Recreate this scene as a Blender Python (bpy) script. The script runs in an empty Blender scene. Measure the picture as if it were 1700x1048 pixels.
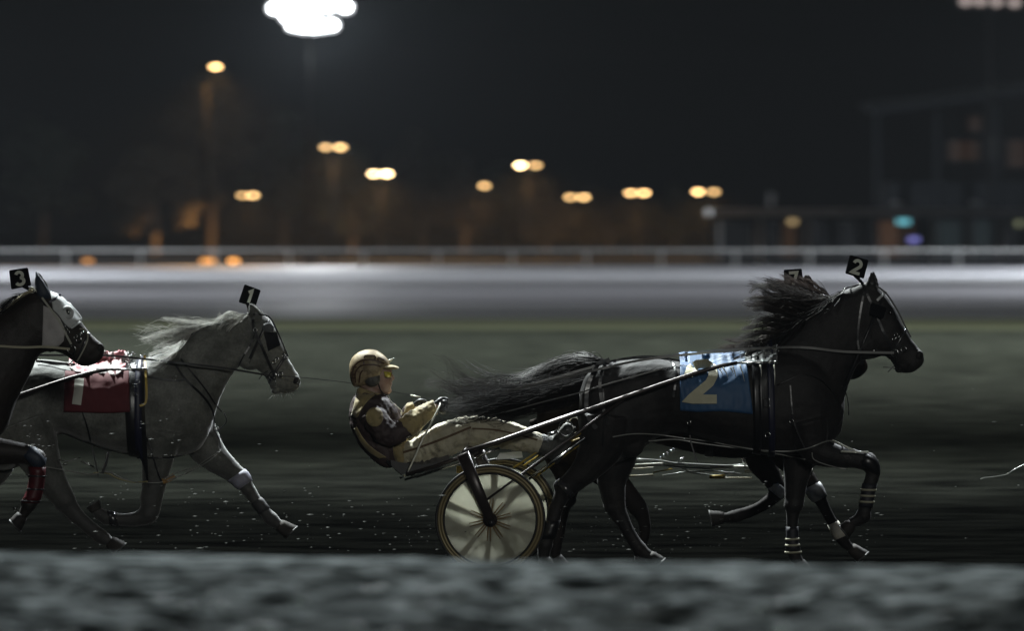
import bpy, bmesh, math, random
from mathutils import Vector, Matrix, noise
from mathutils.bvhtree import BVHTree
R = math.radians
sc = bpy.context.scene
COL = sc.collection

# ------------------------------------------------------------------ camera
CH = 2.44                       # camera height above the track
FPX = 200 / 36 * 1700           # focal length in photograph pixels
PITCH = math.atan((524 - 383) / FPX)
cd = bpy.data.cameras.new("camera"); cam = bpy.data.objects.new("camera", cd); COL.objects.link(cam)
cam.location = (0, 0, CH); cam.rotation_euler = (R(90) - PITCH, 0, 0)
cd.lens = 200; cd.sensor_width = 36; cd.clip_start = 0.5; cd.clip_end = 6000
cd.dof.use_dof = True; cd.dof.focus_distance = 40.0; cd.dof.aperture_fstop = 2.4; cd.dof.aperture_ratio = 0.72
sc.camera = cam

# ------------------------------------------------------------------ night sky, one lamp high beyond the track
SUN_EL, SUN_AZ = 35.0, 155.0     # azimuth the light travels from, seen from the far left
w = bpy.data.worlds.new("World"); sc.world = w; w.use_nodes = True
nt = w.node_tree; bg = nt.nodes["Background"]
sky = nt.nodes.new("ShaderNodeTexSky"); sky.sky_type = 'NISHITA'; sky.sun_disc = False
sky.sun_elevation = R(SUN_EL); sky.sun_rotation = R(-12)
mix = nt.nodes.new("ShaderNodeMix"); mix.data_type = 'RGBA'; mix.inputs[0].default_value = 0.96
nt.links.new(sky.outputs[0], mix.inputs[6]); mix.inputs[7].default_value = (0.10, 0.20, 0.42, 1)
nt.links.new(mix.outputs[2], bg.inputs[0]); bg.inputs[1].default_value = 0.0015
sd = bpy.data.lights.new("sun", 'SUN'); so = bpy.data.objects.new("sun", sd); COL.objects.link(so)
sd.energy = 0.03; sd.angle = R(1.5); sd.color = (0.92, 1.0, 0.97)
# comes from beyond the horses, a little from the left, SUN_EL above the horizon
sv = Vector((-math.sin(R(12)) * math.cos(R(SUN_EL)), math.cos(R(12)) * math.cos(R(SUN_EL)), math.sin(R(SUN_EL))))
so.rotation_euler = sv.to_track_quat('Z', 'Y').to_euler()
so.location = (0, 60, 60)
vs = sc.view_settings; vs.view_transform = 'Standard'; vs.look = 'None'; vs.exposure = 0; vs.gamma = 1
cy = sc.cycles
cy.max_bounces = 6; cy.volume_bounces = 0; cy.transparent_max_bounces = 12; cy.caustics_reflective = False; cy.caustics_refractive = False
cy.sample_clamp_indirect = 3.0; cy.sample_clamp_direct = 0; cy.volume_step_rate = 4

# ------------------------------------------------------------------ helpers
CAM = Vector((0, 0, CH))
def pdir(px, py):
    dx = (px - 850) / FPX; dy = -(py - 524) / FPX
    cp, sp = math.cos(PITCH), math.sin(PITCH)
    return Vector((dx, cp + dy * sp, -sp + dy * cp))
def P(px, py, Y):
    """world point seen at photograph pixel (px,py) on the plane y=Y"""
    d = pdir(px, py); return CAM + d * (Y / d.y)
def G(px, py, z=0.0):
    """world point on the ground seen at pixel"""
    d = pdir(px, py); return CAM + d * ((z - CH) / d.z)
def rootloc(o):
    while o.parent: o = o.parent
    return o.location.copy()
def tag(o, label=None, cat=None, group=None, kind=None):
    if label: o['label'] = label
    if cat: o['category'] = cat
    if group: o['group'] = group
    if kind: o['kind'] = kind
    return o
def empty(name, loc, label=None, cat=None, group=None):
    o = bpy.data.objects.new(name, None); COL.objects.link(o); o.location = loc
    o.empty_display_size = .1
    return tag(o, label, cat, group)
def mesh(name, vs_, fs, mat, parent=None, smooth=True):
    me = bpy.data.meshes.new(name)
    off = rootloc(parent) if parent else Vector((0, 0, 0))
    me.from_pydata([tuple(Vector(v) - off) for v in vs_], [], fs); me.update()
    if smooth:
        me.polygons.foreach_set('use_smooth', [True] * len(me.polygons))
    if mat: me.materials.append(mat)
    o = bpy.data.objects.new(name, me); COL.objects.link(o)
    if parent: o.parent = parent
    return o
def copy_tree(o, parent=None):
    c = o.copy(); COL.objects.link(c)
    if parent: c.parent = parent
    for ch in list(o.children): copy_tree(ch, c)
    return c
class MB:
    def __init__(s): s.v = []; s.f = []
    def add(s, v, f):
        n = len(s.v); s.v += [Vector(a) for a in v]; s.f += [tuple(i + n for i in q) for q in f]; return s
    def box(s, c, d, rz=0, M=None):
        c = Vector(c); h = Vector(d) / 2; vv = []
        for x in (-1, 1):
            for y in (-1, 1):
                for z in (-1, 1):
                    p = Vector((x * h.x, y * h.y, z * h.z))
                    if M: p = M @ p
                    elif rz: p = Matrix.Rotation(rz, 3, 'Z') @ p
                    vv.append(c + p)
        return s.add(vv, [(0, 1, 3, 2), (4, 6, 7, 5), (0, 4, 5, 1), (2, 3, 7, 6), (0, 2, 6, 4), (1, 5, 7, 3)])
    def tube(s, pts, r, seg=8, cap=True, flat=None):
        """round tube along pts; r number or list; flat = (scale of second axis)"""
        pts = [Vector(p) for p in pts]; n = len(pts)
        rr = r if isinstance(r, (list, tuple)) else [r] * n
        base = len(s.v); prev = None
        for i, p in enumerate(pts):
            t = (pts[min(i + 1, n - 1)] - pts[max(i - 1, 0)])
            if t.length < 1e-9: t = Vector((0, 0, 1))
            t.normalize()
            if prev is None:
                a = Vector((0, 1, 0)) if abs(t.y) < .9 else Vector((1, 0, 0))
                u = (a - t * a.dot(t)).normalized()
            else:
                u = (prev - t * prev.dot(t))
                u = u.normalized() if u.length > 1e-6 else prev
            prev = u; v = t.cross(u)
            for k in range(seg):
                an = 2 * math.pi * k / seg
                s.v.append(p + u * math.cos(an) * rr[i] * (flat or 1) + v * math.sin(an) * rr[i])
        for i in range(n - 1):
            for k in range(seg):
                a = base + i * seg + k; b = base + i * seg + (k + 1) % seg
                s.f.append((a, b, b + seg, a + seg))
        if cap:
            s.f.append(tuple(base + k for k in range(seg))[::-1])
            s.f.append(tuple(base + (n - 1) * seg + k for k in range(seg)))
        return s
    def ring(s, c, ax, R_, r, seg=40, ss=8, flat=1.0):
        """torus round axis ax (flat scales the section along the axis)"""
        ax = Vector(ax).normalized(); u = ax.orthogonal().normalized(); v = ax.cross(u); c = Vector(c); base = len(s.v)
        for i in range(seg):
            a = 2 * math.pi * i / seg; d = u * math.cos(a) + v * math.sin(a)
            for k in range(ss):
                b = 2 * math.pi * k / ss
                s.v.append(c + d * (R_ + r * math.cos(b)) + ax * r * flat * math.sin(b))
        for i in range(seg):
            for k in range(ss):
                a = base + i * ss + k; b = base + i * ss + (k + 1) % ss
                a2 = base + ((i + 1) % seg) * ss + k; b2 = base + ((i + 1) % seg) * ss + (k + 1) % ss
                s.f.append((a, a2, b2, b))
        return s
    def disc(s, c, ax, R_, th, seg=40):
        ax = Vector(ax).normalized(); c = Vector(c)
        return s.tube([c - ax * th / 2, c + ax * th / 2], R_, seg)
    def ball(s, c, r, seg=12, sc_=(1, 1, 1), M=None):
        base = len(s.v); c = Vector(c); n = seg // 2
        for i in range(n + 1):
            th = math.pi * i / n
            for k in range(seg):
                ph = 2 * math.pi * k / seg
                p = Vector((math.sin(th) * math.cos(ph) * sc_[0], math.sin(th) * math.sin(ph) * sc_[1], math.cos(th) * sc_[2])) * r
                if M: p = M @ p
                s.v.append(c + p)
        for i in range(n):
            for k in range(seg):
                a = base + i * seg + k; b = base + i * seg + (k + 1) % seg
                s.f.append((a, a + seg, b + seg, b))
        return s
    def build(s, name, mat, parent=None, smooth=True):
        return mesh(name, s.v, s.f, mat, parent, smooth)
def crom(p0, p1, p2, p3, t):
    return tuple(.5 * ((2 * b) + (-a + c) * t + (2 * a - 5 * b + 4 * c - d) * t * t + (-a + 3 * b - 3 * c + d) * t ** 3) for a, b, c, d in zip(p0, p1, p2, p3))
def spline(pts, n):
    """catmull-rom through tuples, n steps per span"""
    pts = [tuple(p) for p in pts]; out = []
    for i in range(len(pts) - 1):
        p0 = pts[max(i - 1, 0)]; p3 = pts[min(i + 2, len(pts) - 1)]
        for k in range(n): out.append(crom(p0, pts[i], pts[i + 1], p3, k / n))
    out.append(pts[-1]); return out

# ------------------------------------------------------------------ materials
def mat(name, col, rough=.6, metal=0, spec=.5, var=None, scale=8.0, detail=6, bump=0, bscale=None, dist=.01, sheen=0, coat=0, alpha=1, trans=0, stretch=None, ramp=(.35, .65)):
    m = bpy.data.materials.new(name); m.use_nodes = True; t = m.node_tree; b = t.nodes["Principled BSDF"]
    b.inputs['Base Color'].default_value = (*col, 1); b.inputs['Roughness'].default_value = rough
    b.inputs['Metallic'].default_value = metal; b.inputs['Specular IOR Level'].default_value = spec
    b.inputs['Sheen Weight'].default_value = sheen; b.inputs['Coat Weight'].default_value = coat
    b.inputs['Alpha'].default_value = alpha; b.inputs['Transmission Weight'].default_value = trans
    if sheen: b.inputs['Sheen Roughness'].default_value = .4
    tc = t.nodes.new("ShaderNodeTexCoord"); src = tc.outputs['Object']
    if stretch:
        mp = t.nodes.new("ShaderNodeMapping"); mp.inputs['Scale'].default_value = stretch
        t.links.new(src, mp.inputs[0]); src = mp.outputs[0]
    if var:
        nz = t.nodes.new("ShaderNodeTexNoise"); nz.inputs['Scale'].default_value = scale; nz.inputs['Detail'].default_value = detail
        t.links.new(src, nz.inputs[0])
        cr = t.nodes.new("ShaderNodeValToRGB"); cr.color_ramp.elements[0].position = ramp[0]; cr.color_ramp.elements[1].position = ramp[1]
        cr.color_ramp.elements[0].color = (*col, 1); cr.color_ramp.elements[1].color = (*var, 1)
        t.links.new(nz.outputs[0], cr.inputs[0]); t.links.new(cr.outputs[0], b.inputs['Base Color'])
    if bump:
        nb = t.nodes.new("ShaderNodeTexNoise"); nb.inputs['Scale'].default_value = bscale or scale * 3; nb.inputs['Detail'].default_value = 5
        t.links.new(src, nb.inputs[0]); bp = t.nodes.new("ShaderNodeBump"); bp.inputs['Strength'].default_value = bump; bp.inputs['Distance'].default_value = dist
        t.links.new(nb.outputs[0], bp.inputs['Height']); t.links.new(bp.outputs[0], b.inputs['Normal'])
    return m
def soiled(m, col, lo=.52, hi=.66, scale=22, amount=.85):
    """spatters of track dirt over a finished material"""
    t = m.node_tree; b = t.nodes["Principled BSDF"]; src = b.inputs['Base Color'].links[0].from_socket; tc = [n for n in t.nodes if n.type == 'TEX_COORD'][0]
    nz = t.nodes.new("ShaderNodeTexNoise"); nz.inputs['Scale'].default_value = scale; nz.inputs['Detail'].default_value = 9; nz.inputs['Roughness'].default_value = .7; t.links.new(tc.outputs['Object'], nz.inputs[0])
    mr = t.nodes.new("ShaderNodeMapRange"); mr.inputs[1].default_value = lo; mr.inputs[2].default_value = hi; mr.inputs[4].default_value = amount; t.links.new(nz.outputs[0], mr.inputs[0])
    mx = t.nodes.new("ShaderNodeMix"); mx.data_type = 'RGBA'; t.links.new(mr.outputs[0], mx.inputs[0]); t.links.new(src, mx.inputs[6]); mx.inputs[7].default_value = (*col, 1); t.links.new(mx.outputs[2], b.inputs['Base Color'])
    return m
def emis(name, col, strength):
    m = bpy.data.materials.new(name); m.use_nodes = True; b = m.node_tree.nodes["Principled BSDF"]
    b.inputs['Base Color'].default_value = (.02, .02, .02, 1); b.inputs['Emission Color'].default_value = (*col, 1); b.inputs['Emission Strength'].default_value = strength
    m.cycles.emission_sampling = 'NONE'
    return m
def point(name, loc, col, power, size=.3, parent=None, spot=None, aim=None, blend=.5):
    l = bpy.data.lights.new(name, 'SPOT' if spot else 'POINT'); l.color = col; l.energy = power; l.shadow_soft_size = size
    if spot: l.spot_size = R(spot); l.spot_blend = blend
    o = bpy.data.objects.new(name, l); COL.objects.link(o)
    o.location = Vector(loc) - (rootloc(parent) if parent else Vector((0, 0, 0)))
    if aim is not None: o.rotation_euler = (Vector(loc) - Vector(aim)).to_track_quat('Z', 'Y').to_euler()
    if parent: o.parent = parent
    return o
KEY, FILL = 135000, 34000
# ------------------------------------------------------------------ the ground
def sheet(name, x0, x1, y0, y1, z, m, nx=1, ny=1, edge=None):
    vv = []; ff = []
    for j in range(ny + 1):
        for i in range(nx + 1):
            x = x0 + (x1 - x0) * i / nx; y = y0 + (y1 - y0) * j / ny
            vv.append((x, y, z))
    for j in range(ny):
        for i in range(nx):
            a = j * (nx + 1) + i; ff.append((a, a + 1, a + nx + 2, a + nx + 1))
    return tag(mesh(name, vv, ff, m, None, False), kind='structure')
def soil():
    """dark dust near the horses; lit mist and light falloff painted paler with distance"""
    m = mat("stone_dust_light_ramp", (.0004, .00042, .00038), 1.0, spec=0, var=(.0019, .002, .0017), scale=2.2, bump=1, bscale=7, dist=.12, stretch=(.5, 1, 1))
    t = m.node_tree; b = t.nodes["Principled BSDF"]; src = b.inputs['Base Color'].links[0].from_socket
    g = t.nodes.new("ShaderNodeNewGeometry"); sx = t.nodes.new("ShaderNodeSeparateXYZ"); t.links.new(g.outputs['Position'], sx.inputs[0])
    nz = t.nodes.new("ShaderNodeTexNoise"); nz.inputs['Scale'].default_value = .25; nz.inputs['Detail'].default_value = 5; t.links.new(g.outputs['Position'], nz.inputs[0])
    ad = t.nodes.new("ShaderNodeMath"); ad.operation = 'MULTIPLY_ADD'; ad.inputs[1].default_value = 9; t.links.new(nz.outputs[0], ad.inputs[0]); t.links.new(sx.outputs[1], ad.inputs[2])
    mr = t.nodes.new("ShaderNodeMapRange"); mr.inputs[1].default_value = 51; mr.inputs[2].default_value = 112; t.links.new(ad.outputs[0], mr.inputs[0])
    cr = t.nodes.new("ShaderNodeValToRGB"); e = cr.color_ramp.elements; e[0].position = 0; e[0].color = (1, 1, 1, 1); e[1].position = 1; e[1].color = (66, 67, 64, 1)  # ramp paints lit mist and light falloff into the soil colour
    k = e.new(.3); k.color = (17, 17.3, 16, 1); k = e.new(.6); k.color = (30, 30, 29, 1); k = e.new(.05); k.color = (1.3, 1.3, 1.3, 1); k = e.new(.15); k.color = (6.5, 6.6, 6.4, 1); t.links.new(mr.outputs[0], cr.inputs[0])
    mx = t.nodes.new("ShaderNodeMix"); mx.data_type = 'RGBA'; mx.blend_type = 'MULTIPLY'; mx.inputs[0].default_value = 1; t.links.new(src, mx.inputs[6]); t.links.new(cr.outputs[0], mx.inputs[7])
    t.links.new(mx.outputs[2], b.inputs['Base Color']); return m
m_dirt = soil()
m_verge = mat("pale_dry_grass", (.16, .17, .105), .9, spec=.2, var=(.22, .23, .14), scale=.2, stretch=(.1, 1, 1), bump=.5, bscale=2)
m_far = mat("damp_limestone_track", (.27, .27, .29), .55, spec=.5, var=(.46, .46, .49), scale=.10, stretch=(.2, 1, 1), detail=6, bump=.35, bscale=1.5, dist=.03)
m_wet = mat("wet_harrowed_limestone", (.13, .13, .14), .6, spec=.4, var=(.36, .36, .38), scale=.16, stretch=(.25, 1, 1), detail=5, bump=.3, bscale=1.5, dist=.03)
m_soil = mat("dark_soil", (.006, .0065, .0065), 1, spec=0, var=(.010, .010, .010), scale=.05)
def gy(py): return G(850, py).y
ground = sheet("ground", -700, 700, -60, 3500, -.008, m_soil)
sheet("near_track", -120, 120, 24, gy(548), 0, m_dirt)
sheet("verge", -200, 200, gy(548), gy(529), 0, m_verge)
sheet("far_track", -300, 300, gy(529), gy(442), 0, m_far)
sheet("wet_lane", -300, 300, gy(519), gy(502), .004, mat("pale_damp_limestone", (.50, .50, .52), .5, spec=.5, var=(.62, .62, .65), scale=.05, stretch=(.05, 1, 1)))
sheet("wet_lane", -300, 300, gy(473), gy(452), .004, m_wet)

# near apron: a raised, broken surface in front of the track, far out of focus
def apron():
    m = mat("wet_gritty_asphalt", (.03, .035, .035), .8, spec=0, var=(.40, .44, .445), scale=11, detail=8, bump=1, bscale=14, dist=.04, stretch=(.6, 1, 1), ramp=(.42, .66))
    vv = []; ff = []; nx, ny = 420, 300
    for j in range(ny + 1):
        for i in range(nx + 1):
            x = -4.2 + 8.4 * i / nx
            yend = 21.35 - .26 * x
            y = 13 + (yend - 13) * j / ny
            p = Vector((x * .55, y * 1.1, 0))
            e = max(0, min(1, (y - (yend - 1.6)) / 1.0))
            h = 1.222 + (.05 * noise.noise(p * 1.6) + .035 * noise.noise(p * 5) + .024 * noise.noise(p * 13)) * (1 - .85 * e)
            h += -.018 * e
            h -= .045 * max(0, noise.noise(Vector((x * .5 + 3, y * .9, 5)))) * (1 - e)
            if j == ny: h = -.005; y += .35
            vv.append((x, y, h))
    for j in range(ny):
        for i in range(nx):
            a = j * (nx + 1) + i; ff.append((a, a + 1, a + nx + 2, a + nx + 1))
    # sides and near end close the bank down to the ground
    o = mesh("apron", vv, ff, m); tag(o, kind='structure')
    sheet("apron_slab", -60, 60, -20, 13, 1.16, m)
    rnd = random.Random(5); mb = MB()
    for k in range(900):
        x = rnd.uniform(-3.2, 3.2); y = rnd.uniform(14.5, 19.4); r = rnd.uniform(.007, .020) * (1 if rnd.random() < .9 else 1.5)
        p = Vector((x * .55, y * 1.1, 0))
        z = 1.205 + .05 * noise.noise(p * 1.6) + .028 * noise.noise(p * 5) - .045 * max(0, noise.noise(Vector((x * .5 + 3, y * .9, 5))))
        mb.ball((x, y, z + r * .4 + .008), r, 8, (1.3, 1, .9))
    g = mb.build("gravel", mat("wet_pale_pebbles", (.5, .62, .58), .3, spec=.6, var=(.3, .36, .35), scale=3)); tag(g, kind='stuff')
apron()

# ------------------------------------------------------------------ running rail
m_rail = mat("white_rail_paint", (.72, .73, .72), .55, var=(.60, .61, .60), scale=2)
FY = G(850, 444).y
rail = empty("running_rail", (0, FY, 0), "long white running rail on posts along the far side of the track", "rail")
mb = MB()
for (z, r) in ((1.13, .075),): mb.tube([(-95, FY, z), (95, FY, z)], r, 10)
mb.build("top_rail", m_rail, rail)
mb = MB(); mb.box((0, FY + .06, .62), (190, .03, .10)); mb.build("lower_rail", mat("weathered_rail", (.10, .10, .105), .7, var=(.07, .07, .075), scale=2), rail, False)
x0 = P(233, 440, FY).x; dx_ = P(480, 440, FY).x - x0; dx_ /= 2
for k in range(-15, 18):
    x = x0 + k * dx_
    mb = MB(); mb.tube([(x, FY + .1, 0), (x, FY + .1, .95), (x, FY, 1.1)], .07, 8); mb.box((x, FY + .1, .03), (.3, .3, .06))
    mb.build("post", m_rail, rail)

# ------------------------------------------------------------------ trees beyond the rail
m_bark = mat("bark", (.06, .045, .035), .9, var=(.035, .027, .02), scale=3)
m_leaf = mat("dark_foliage", (.014, .018, .012), .8, var=(.025, .028, .018), scale=.6)
m_leaf2 = mat("rusty_foliage", (.030, .021, .014), .8, var=(.018, .016, .011), scale=.6)
def tree(px, Y, h, wd, label, m, seed, base=.25):
    Y *= 1.2; h = (h - 2.44) * 1.2 + 2.44; wd *= 1.2
    rnd = random.Random(seed); c = P(px, 400, Y); x = c.x
    t = empty("tree", (x, Y, 0), label, "tree", "trees beyond the running rail")
    mb = MB(); mb.tube([(x, Y, 0), (x + .2, Y, h * .3), (x - .1, Y, h * .6), (x, Y, h * .85)], [.38, .28, .17, .05], 8)
    br = []
    for k in range(9):
        a = rnd.uniform(0, 6.28); z = h * rnd.uniform(.28, .7); L = wd * rnd.uniform(.45, .8)
        e = Vector((x + math.cos(a) * L, Y + math.sin(a) * L, z + h * .14)); br.append(e)
        mb.tube([(x, Y, z), (x + math.cos(a) * L * .5, Y + math.sin(a) * L * .5, z + h * .09), e], [.13, .08, .03], 5)
    mb.build("trunk", m_bark, t)
    mb = MB(); cl = [(e, wd * rnd.uniform(.28, .5)) for e in br]
    for k in range(16):
        a = rnd.uniform(0, 6.28); z = rnd.uniform(base, 1); q = math.sin(math.pi * min(1, (z - base) / (1 - base) * .8 + .18)) * wd
        rr = q * math.sqrt(rnd.random())
        cl.append((Vector((x + math.cos(a) * rr, Y + math.sin(a) * rr, z * h)), wd * rnd.uniform(.18, .38)))
    for (c0, r0) in cl:
        for k in range(95):
            d = Vector((rnd.gauss(0, 1), rnd.gauss(0, 1), rnd.gauss(0, .8))).normalized() * r0 * rnd.random() ** .4
            p = c0 + d; s = rnd.uniform(.14, .34)
            u = Vector((rnd.gauss(0, 1), rnd.gauss(0, 1), rnd.gauss(0, 1))).normalized(); v = u.orthogonal().normalized()
            mb.add([p - u * s, p + v * s * .6, p + u * s, p - v * s * .6], [(0, 1, 2, 3)])
    mb.build("crown", m, t, False)
tree(70, 455, 11, 4.0, "dark bushy tree beyond the rail above the horse numbered 3", m_leaf, 1)
tree(255, 440, 9, 3.6, "rust lit tree left of the tall single orange lamp", m_leaf2, 2)
tree(350, 448, 15, 3.4, "tall thin tree right below the highest orange lamp", m_leaf2, 3)
tree(470, 470, 12, 3.6, "dark tree behind the low double lamp left of the mast", m_leaf, 4)
tree(585, 452, 8.6, 3.4, "round dark tree between the two double lamps under the floodlights", m_leaf, 5)
tree(700, 475, 10.5, 4.0, "broad tree right of the white double lamp", m_leaf2, 6)
tree(770, 450, 7.4, 2.6, "small tree left of the lone amber lamp", m_leaf2, 7)
tree(840, 480, 8.0, 3.2, "low dark tree under the lone amber lamp", m_leaf, 8)
tree(905, 460, 6.4, 2.4, "rusty shrub like tree in front of the mid field double lamp", m_leaf2, 9)
tree(1010, 470, 6.0, 3.0, "low rusty tree between the two right hand double lamps", m_leaf2, 10)
tree(1120, 480, 5.8, 2.8, "low dark tree just left of the pavilion", m_leaf, 11)

# ------------------------------------------------------------------ street lamps, orange
m_pole = mat("grey_steel_pole", (.006, .006, .006), .9, spec=.05, var=(.004, .004, .004), scale=2)
ORANGE = (1.0, .52, .16)
def street_lamp(pxs, py, Y, label, glow, power, hh=.26):
    """glow: one strength per head"""
    xs = [P(p, py, Y).x for p in pxs]; z = P(pxs[0], py, Y).z; xm = sum(xs) / len(xs)
    if len(xs) == 1: xm = xs[0] - .7
    t = empty("street_lamp", (xm, Y, 0), label, "street lamp", "orange street lamps behind the rail")
    mb = MB(); mb.tube([(xm, Y, 0), (xm, Y, z + .15)], [.11, .06], 8); mb.box((xm, Y, .1), (.4, .4, .2)); mb.build("pole", m_pole, t)
    for x, g in zip(xs, glow):
        mb = MB(); mb.tube([(xm, Y, z + .12), ((xm + x) / 2, Y, z + .3), (x, Y, z + .26)], .045, 6); mb.build("arm", m_pole, t)
        h = MB(); h.ball((x, Y, z + .20), .42, 12, (1, .55, .28)); hd = h.build("lamp_head", m_pole, t)
        l = MB(); l.ball((x, Y, z), .29, 12, (.95, .6, .62))
        col = (1, .60, .24) if g < 14 else (1, .70, .36)
        l.build("lamp_glass", emis("sodium_glow", col, g), hd)
        if power: point("lamp_light", (x, Y + 2.2, z - .2), ORANGE, power * 30, .3, t, spot=165, aim=(x, Y + 3.5, 0), blend=.7)
SL = [((358,), 110, 405, "tallest street lamp, a single amber head left of the floodlight mast", (11,), 1300),
      ((403, 420), 324, 520, "lowest double street lamp at the left, below the single amber head", (5, 9), 800),
      ((541, 565), 244, 450, "double street lamp on a dark pole straight under the floodlight mast", (5, 8), 1000),
      ((621, 642), 288, 470, "bright white hot double street lamp right of the mast", (16, 22), 1300),
      ((804,), 308, 490, "lone single amber street lamp near the middle", (6,), 900),
      ((864, 889), 274, 460, "double street lamp with a bright left head and a dim right head", (20, 5), 1200),
      ((947, 969), 327, 500, "lowest double street lamp right of the middle", (6, 8), 900),
      ((1047, 1069), 320, 510, "double street lamp with two equal heads, second from the pavilion", (10, 12), 1000),
      ((1159, 1185), 318, 480, "double street lamp nearest the pavilion, above its left end", (12, 5), 1000)]
for a in SL: street_lamp(*a)
for (px, w_, lab, st) in ((146, .55, "dim flickering amber light low behind the rail at far left", 1.1), (346, 1.0, "wide amber marker light low behind the rail", 1.8), (388, .5, "small bright amber marker light right of the wide one", 3.5)):
    c = P(px, 433, FY + 3)
    t = empty("marker_light", (c.x, FY + 3, 0), lab, "marker light", "amber marker lights low behind the rail")
    mb = MB(); mb.box((c.x, FY + 3, .22), (.12, .12, .44)); mb.box((c.x, FY + 3.14, c.z), (w_ + .12, .1, .5)); mb.build("housing", m_pole, t, False)
    mb = MB(); mb.ball((c.x, FY + 3, c.z), .5, 12, (w_, .16, .42)); mb.build("lens", emis("amber_glow", (1, .42, .10), st), t)

# ------------------------------------------------------------------ floodlight masts
m_mast = mat("black_painted_mast", (.012, .012, .013), .8, spec=.2)
def mast(px0, heads, Y, label, str_, col, ztop=None):
    m_pole = m_mast
    x = P(px0, 20, Y).x; zt = P(px0, 20, Y).z
    t = empty("floodlight_mast", (x, Y, 0), label, "floodlight mast", "floodlight masts over the track")
    top = max(P(p[0], p[1], Y).z for p in heads) + .8
    mb = MB(); mb.tube([(x, Y, 0), (x, Y, top)], [.22, .12], 10); mb.box((x, Y, .25), (1, 1, .5)); mb.build("pole", m_pole, t)
    rows = {}
    for p in heads: rows.setdefault(p[2], []).append(P(p[0], p[1], Y))
    for k, r in rows.items():
        z = sum(q.z for q in r) / len(r); a = min(q.x for q in r + [Vector((x, 0, 0))]); b = max(q.x for q in r + [Vector((x, 0, 0))])
        mb = MB(); mb.box(((a + b) / 2, Y + .3, z), (b - a + .6, .12, .14)); mb.build("crossarm", m_pole, t, False)
    m = emis("floodlight_glow", col, str_); m_halo = emis("lens_bloom_glow", col, 2 if str_ > 2 else .03)
    for p in heads:
        q = P(p[0], p[1], Y)
        mb = MB(); mb.tube([(q.x, Y + .25, q.z + .05), (q.x, Y + .12, q.z + .03), (q.x, Y - .02, q.z)], [.14, .34, .44], 14); hd = mb.build("floodlight", m_pole, t)
        mb = MB(); mb.ring((q.x, Y - .03, q.z), (0, 1, 0), .44, .10, 24, 8, .4); mb.build("glow_ring", m_halo, hd)  # emissive ring added round the lens to imitate a soft bloom
        mb = MB(); mb.disc((q.x, Y - .16, q.z), (0, 1, 0), .34, .02, 16); mb.build("lens", m, hd)
    return t
m1 = mast(515, [(457, 13, 0), (474, 10, 0), (492, 9, 0), (510, 8, 0), (528, 8, 0), (545, 10, 0), (573, 11, 0), (488, 41, 1), (504, 44, 1), (520, 45, 1), (536, 43, 1), (550, 41, 1), (478, 27, 2), (498, 26, 2), (518, 25, 2)], 430,
     "floodlight mast blazing white with two rows of lamps, upper left", 26, (.93, .97, 1.0))
m2 = mast(1645, [(1603, 2, 0), (1627, 2, 0), (1654, 3, 0), (1684, 4, 0)], 440,
     "dim floodlight mast whose pinkish lamps show at the upper right edge", .55, (1.0, .82, .76))
fl = P(515, 26, 429)
point("floodlight_beam", (fl.x, 434, fl.z + .5), (.90, .96, 1.0), 88000, 1.2, m1)
point("floodlight_beam", (fl.x, 428.0, fl.z), (.95, .97, 1.0), 10000, 1.5, m1, spot=105, aim=(fl.x + 5, 380, 0), blend=.6)

# ------------------------------------------------------------------ pavilion and grandstand, right
m_conc = mat("pale_concrete", (.34, .35, .36), .8, var=(.26, .27, .28), scale=1)
m_dark = mat("dark_cladding", (.008, .010, .014), .8, spec=.2, var=(.014, .016, .020), scale=.5)
m_glassd = mat("dark_glass", (.02, .03, .045), .12, spec=.8)
PY = 425
def px_(p): return P(p, 400, PY).x
def pz_(q): return P(1400, q, PY).z
pav = empty("pavilion", (px_(1450), PY, 0), "low flat roofed pavilion with columns and glazed bays at the right", "pavilion")
mb = MB()
mb.box(((px_(1180) + px_(1760)) / 2, PY + 4, pz_(352)), (px_(1760) - px_(1180), 9.5, .55)); mb.build("roof", m_conc, pav, False)
mb = MB(); mb.box(((px_(1200) + px_(1750)) / 2, PY + 7, pz_(352) / 2 - .2), (px_(1750) - px_(1200), 3, pz_(352) - .5)); mb.build("wall", m_dark, pav, False)
for p in (1183, 1262, 1340, 1387, 1441, 1505, 1552, 1612, 1662, 1712):
    mb = MB(); mb.box((px_(p), PY, pz_(360) / 2), (.26, .26, pz_(360))); mb.build("column", m_dark if p % 2 else m_conc, pav, False)
rnd = random.Random(3)
for (a, b, kind) in ((1200, 1255, 0), (1268, 1300, 0), (1306, 1328, 1), (1345, 1380, 0), (1392, 1435, 2), (1448, 1462, 0), (1466, 1502, 3), (1508, 1522, 3), (1556, 1606, 4), (1618, 1656, 4), (1670, 1706, 2)):
    mm = [m_glassd, emis("amber_window", (.9, .45, .2), .030), m_glassd, emis("warm_window", (.8, .42, .24), .055), emis("cool_window", (.35, .5, .55), .030)][kind]
    mb = MB(); z0, z1 = .4, pz_(366)
    mb.box(((px_(a) + px_(b)) / 2, PY + 5.44, (z0 + z1) / 2), (px_(b) - px_(a), .1, z1 - z0)); f = mb.build("window", mm, pav, False)
    mb = MB()
    mb.tube([(px_(a), PY + 5.38, z0), (px_(b), PY + 5.38, z0), (px_(b), PY + 5.38, z1), (px_(a), PY + 5.38, z1), (px_(a), PY + 5.38, z0)], .07, 6)
    mb.build("frame", m_conc, f, False)
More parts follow.
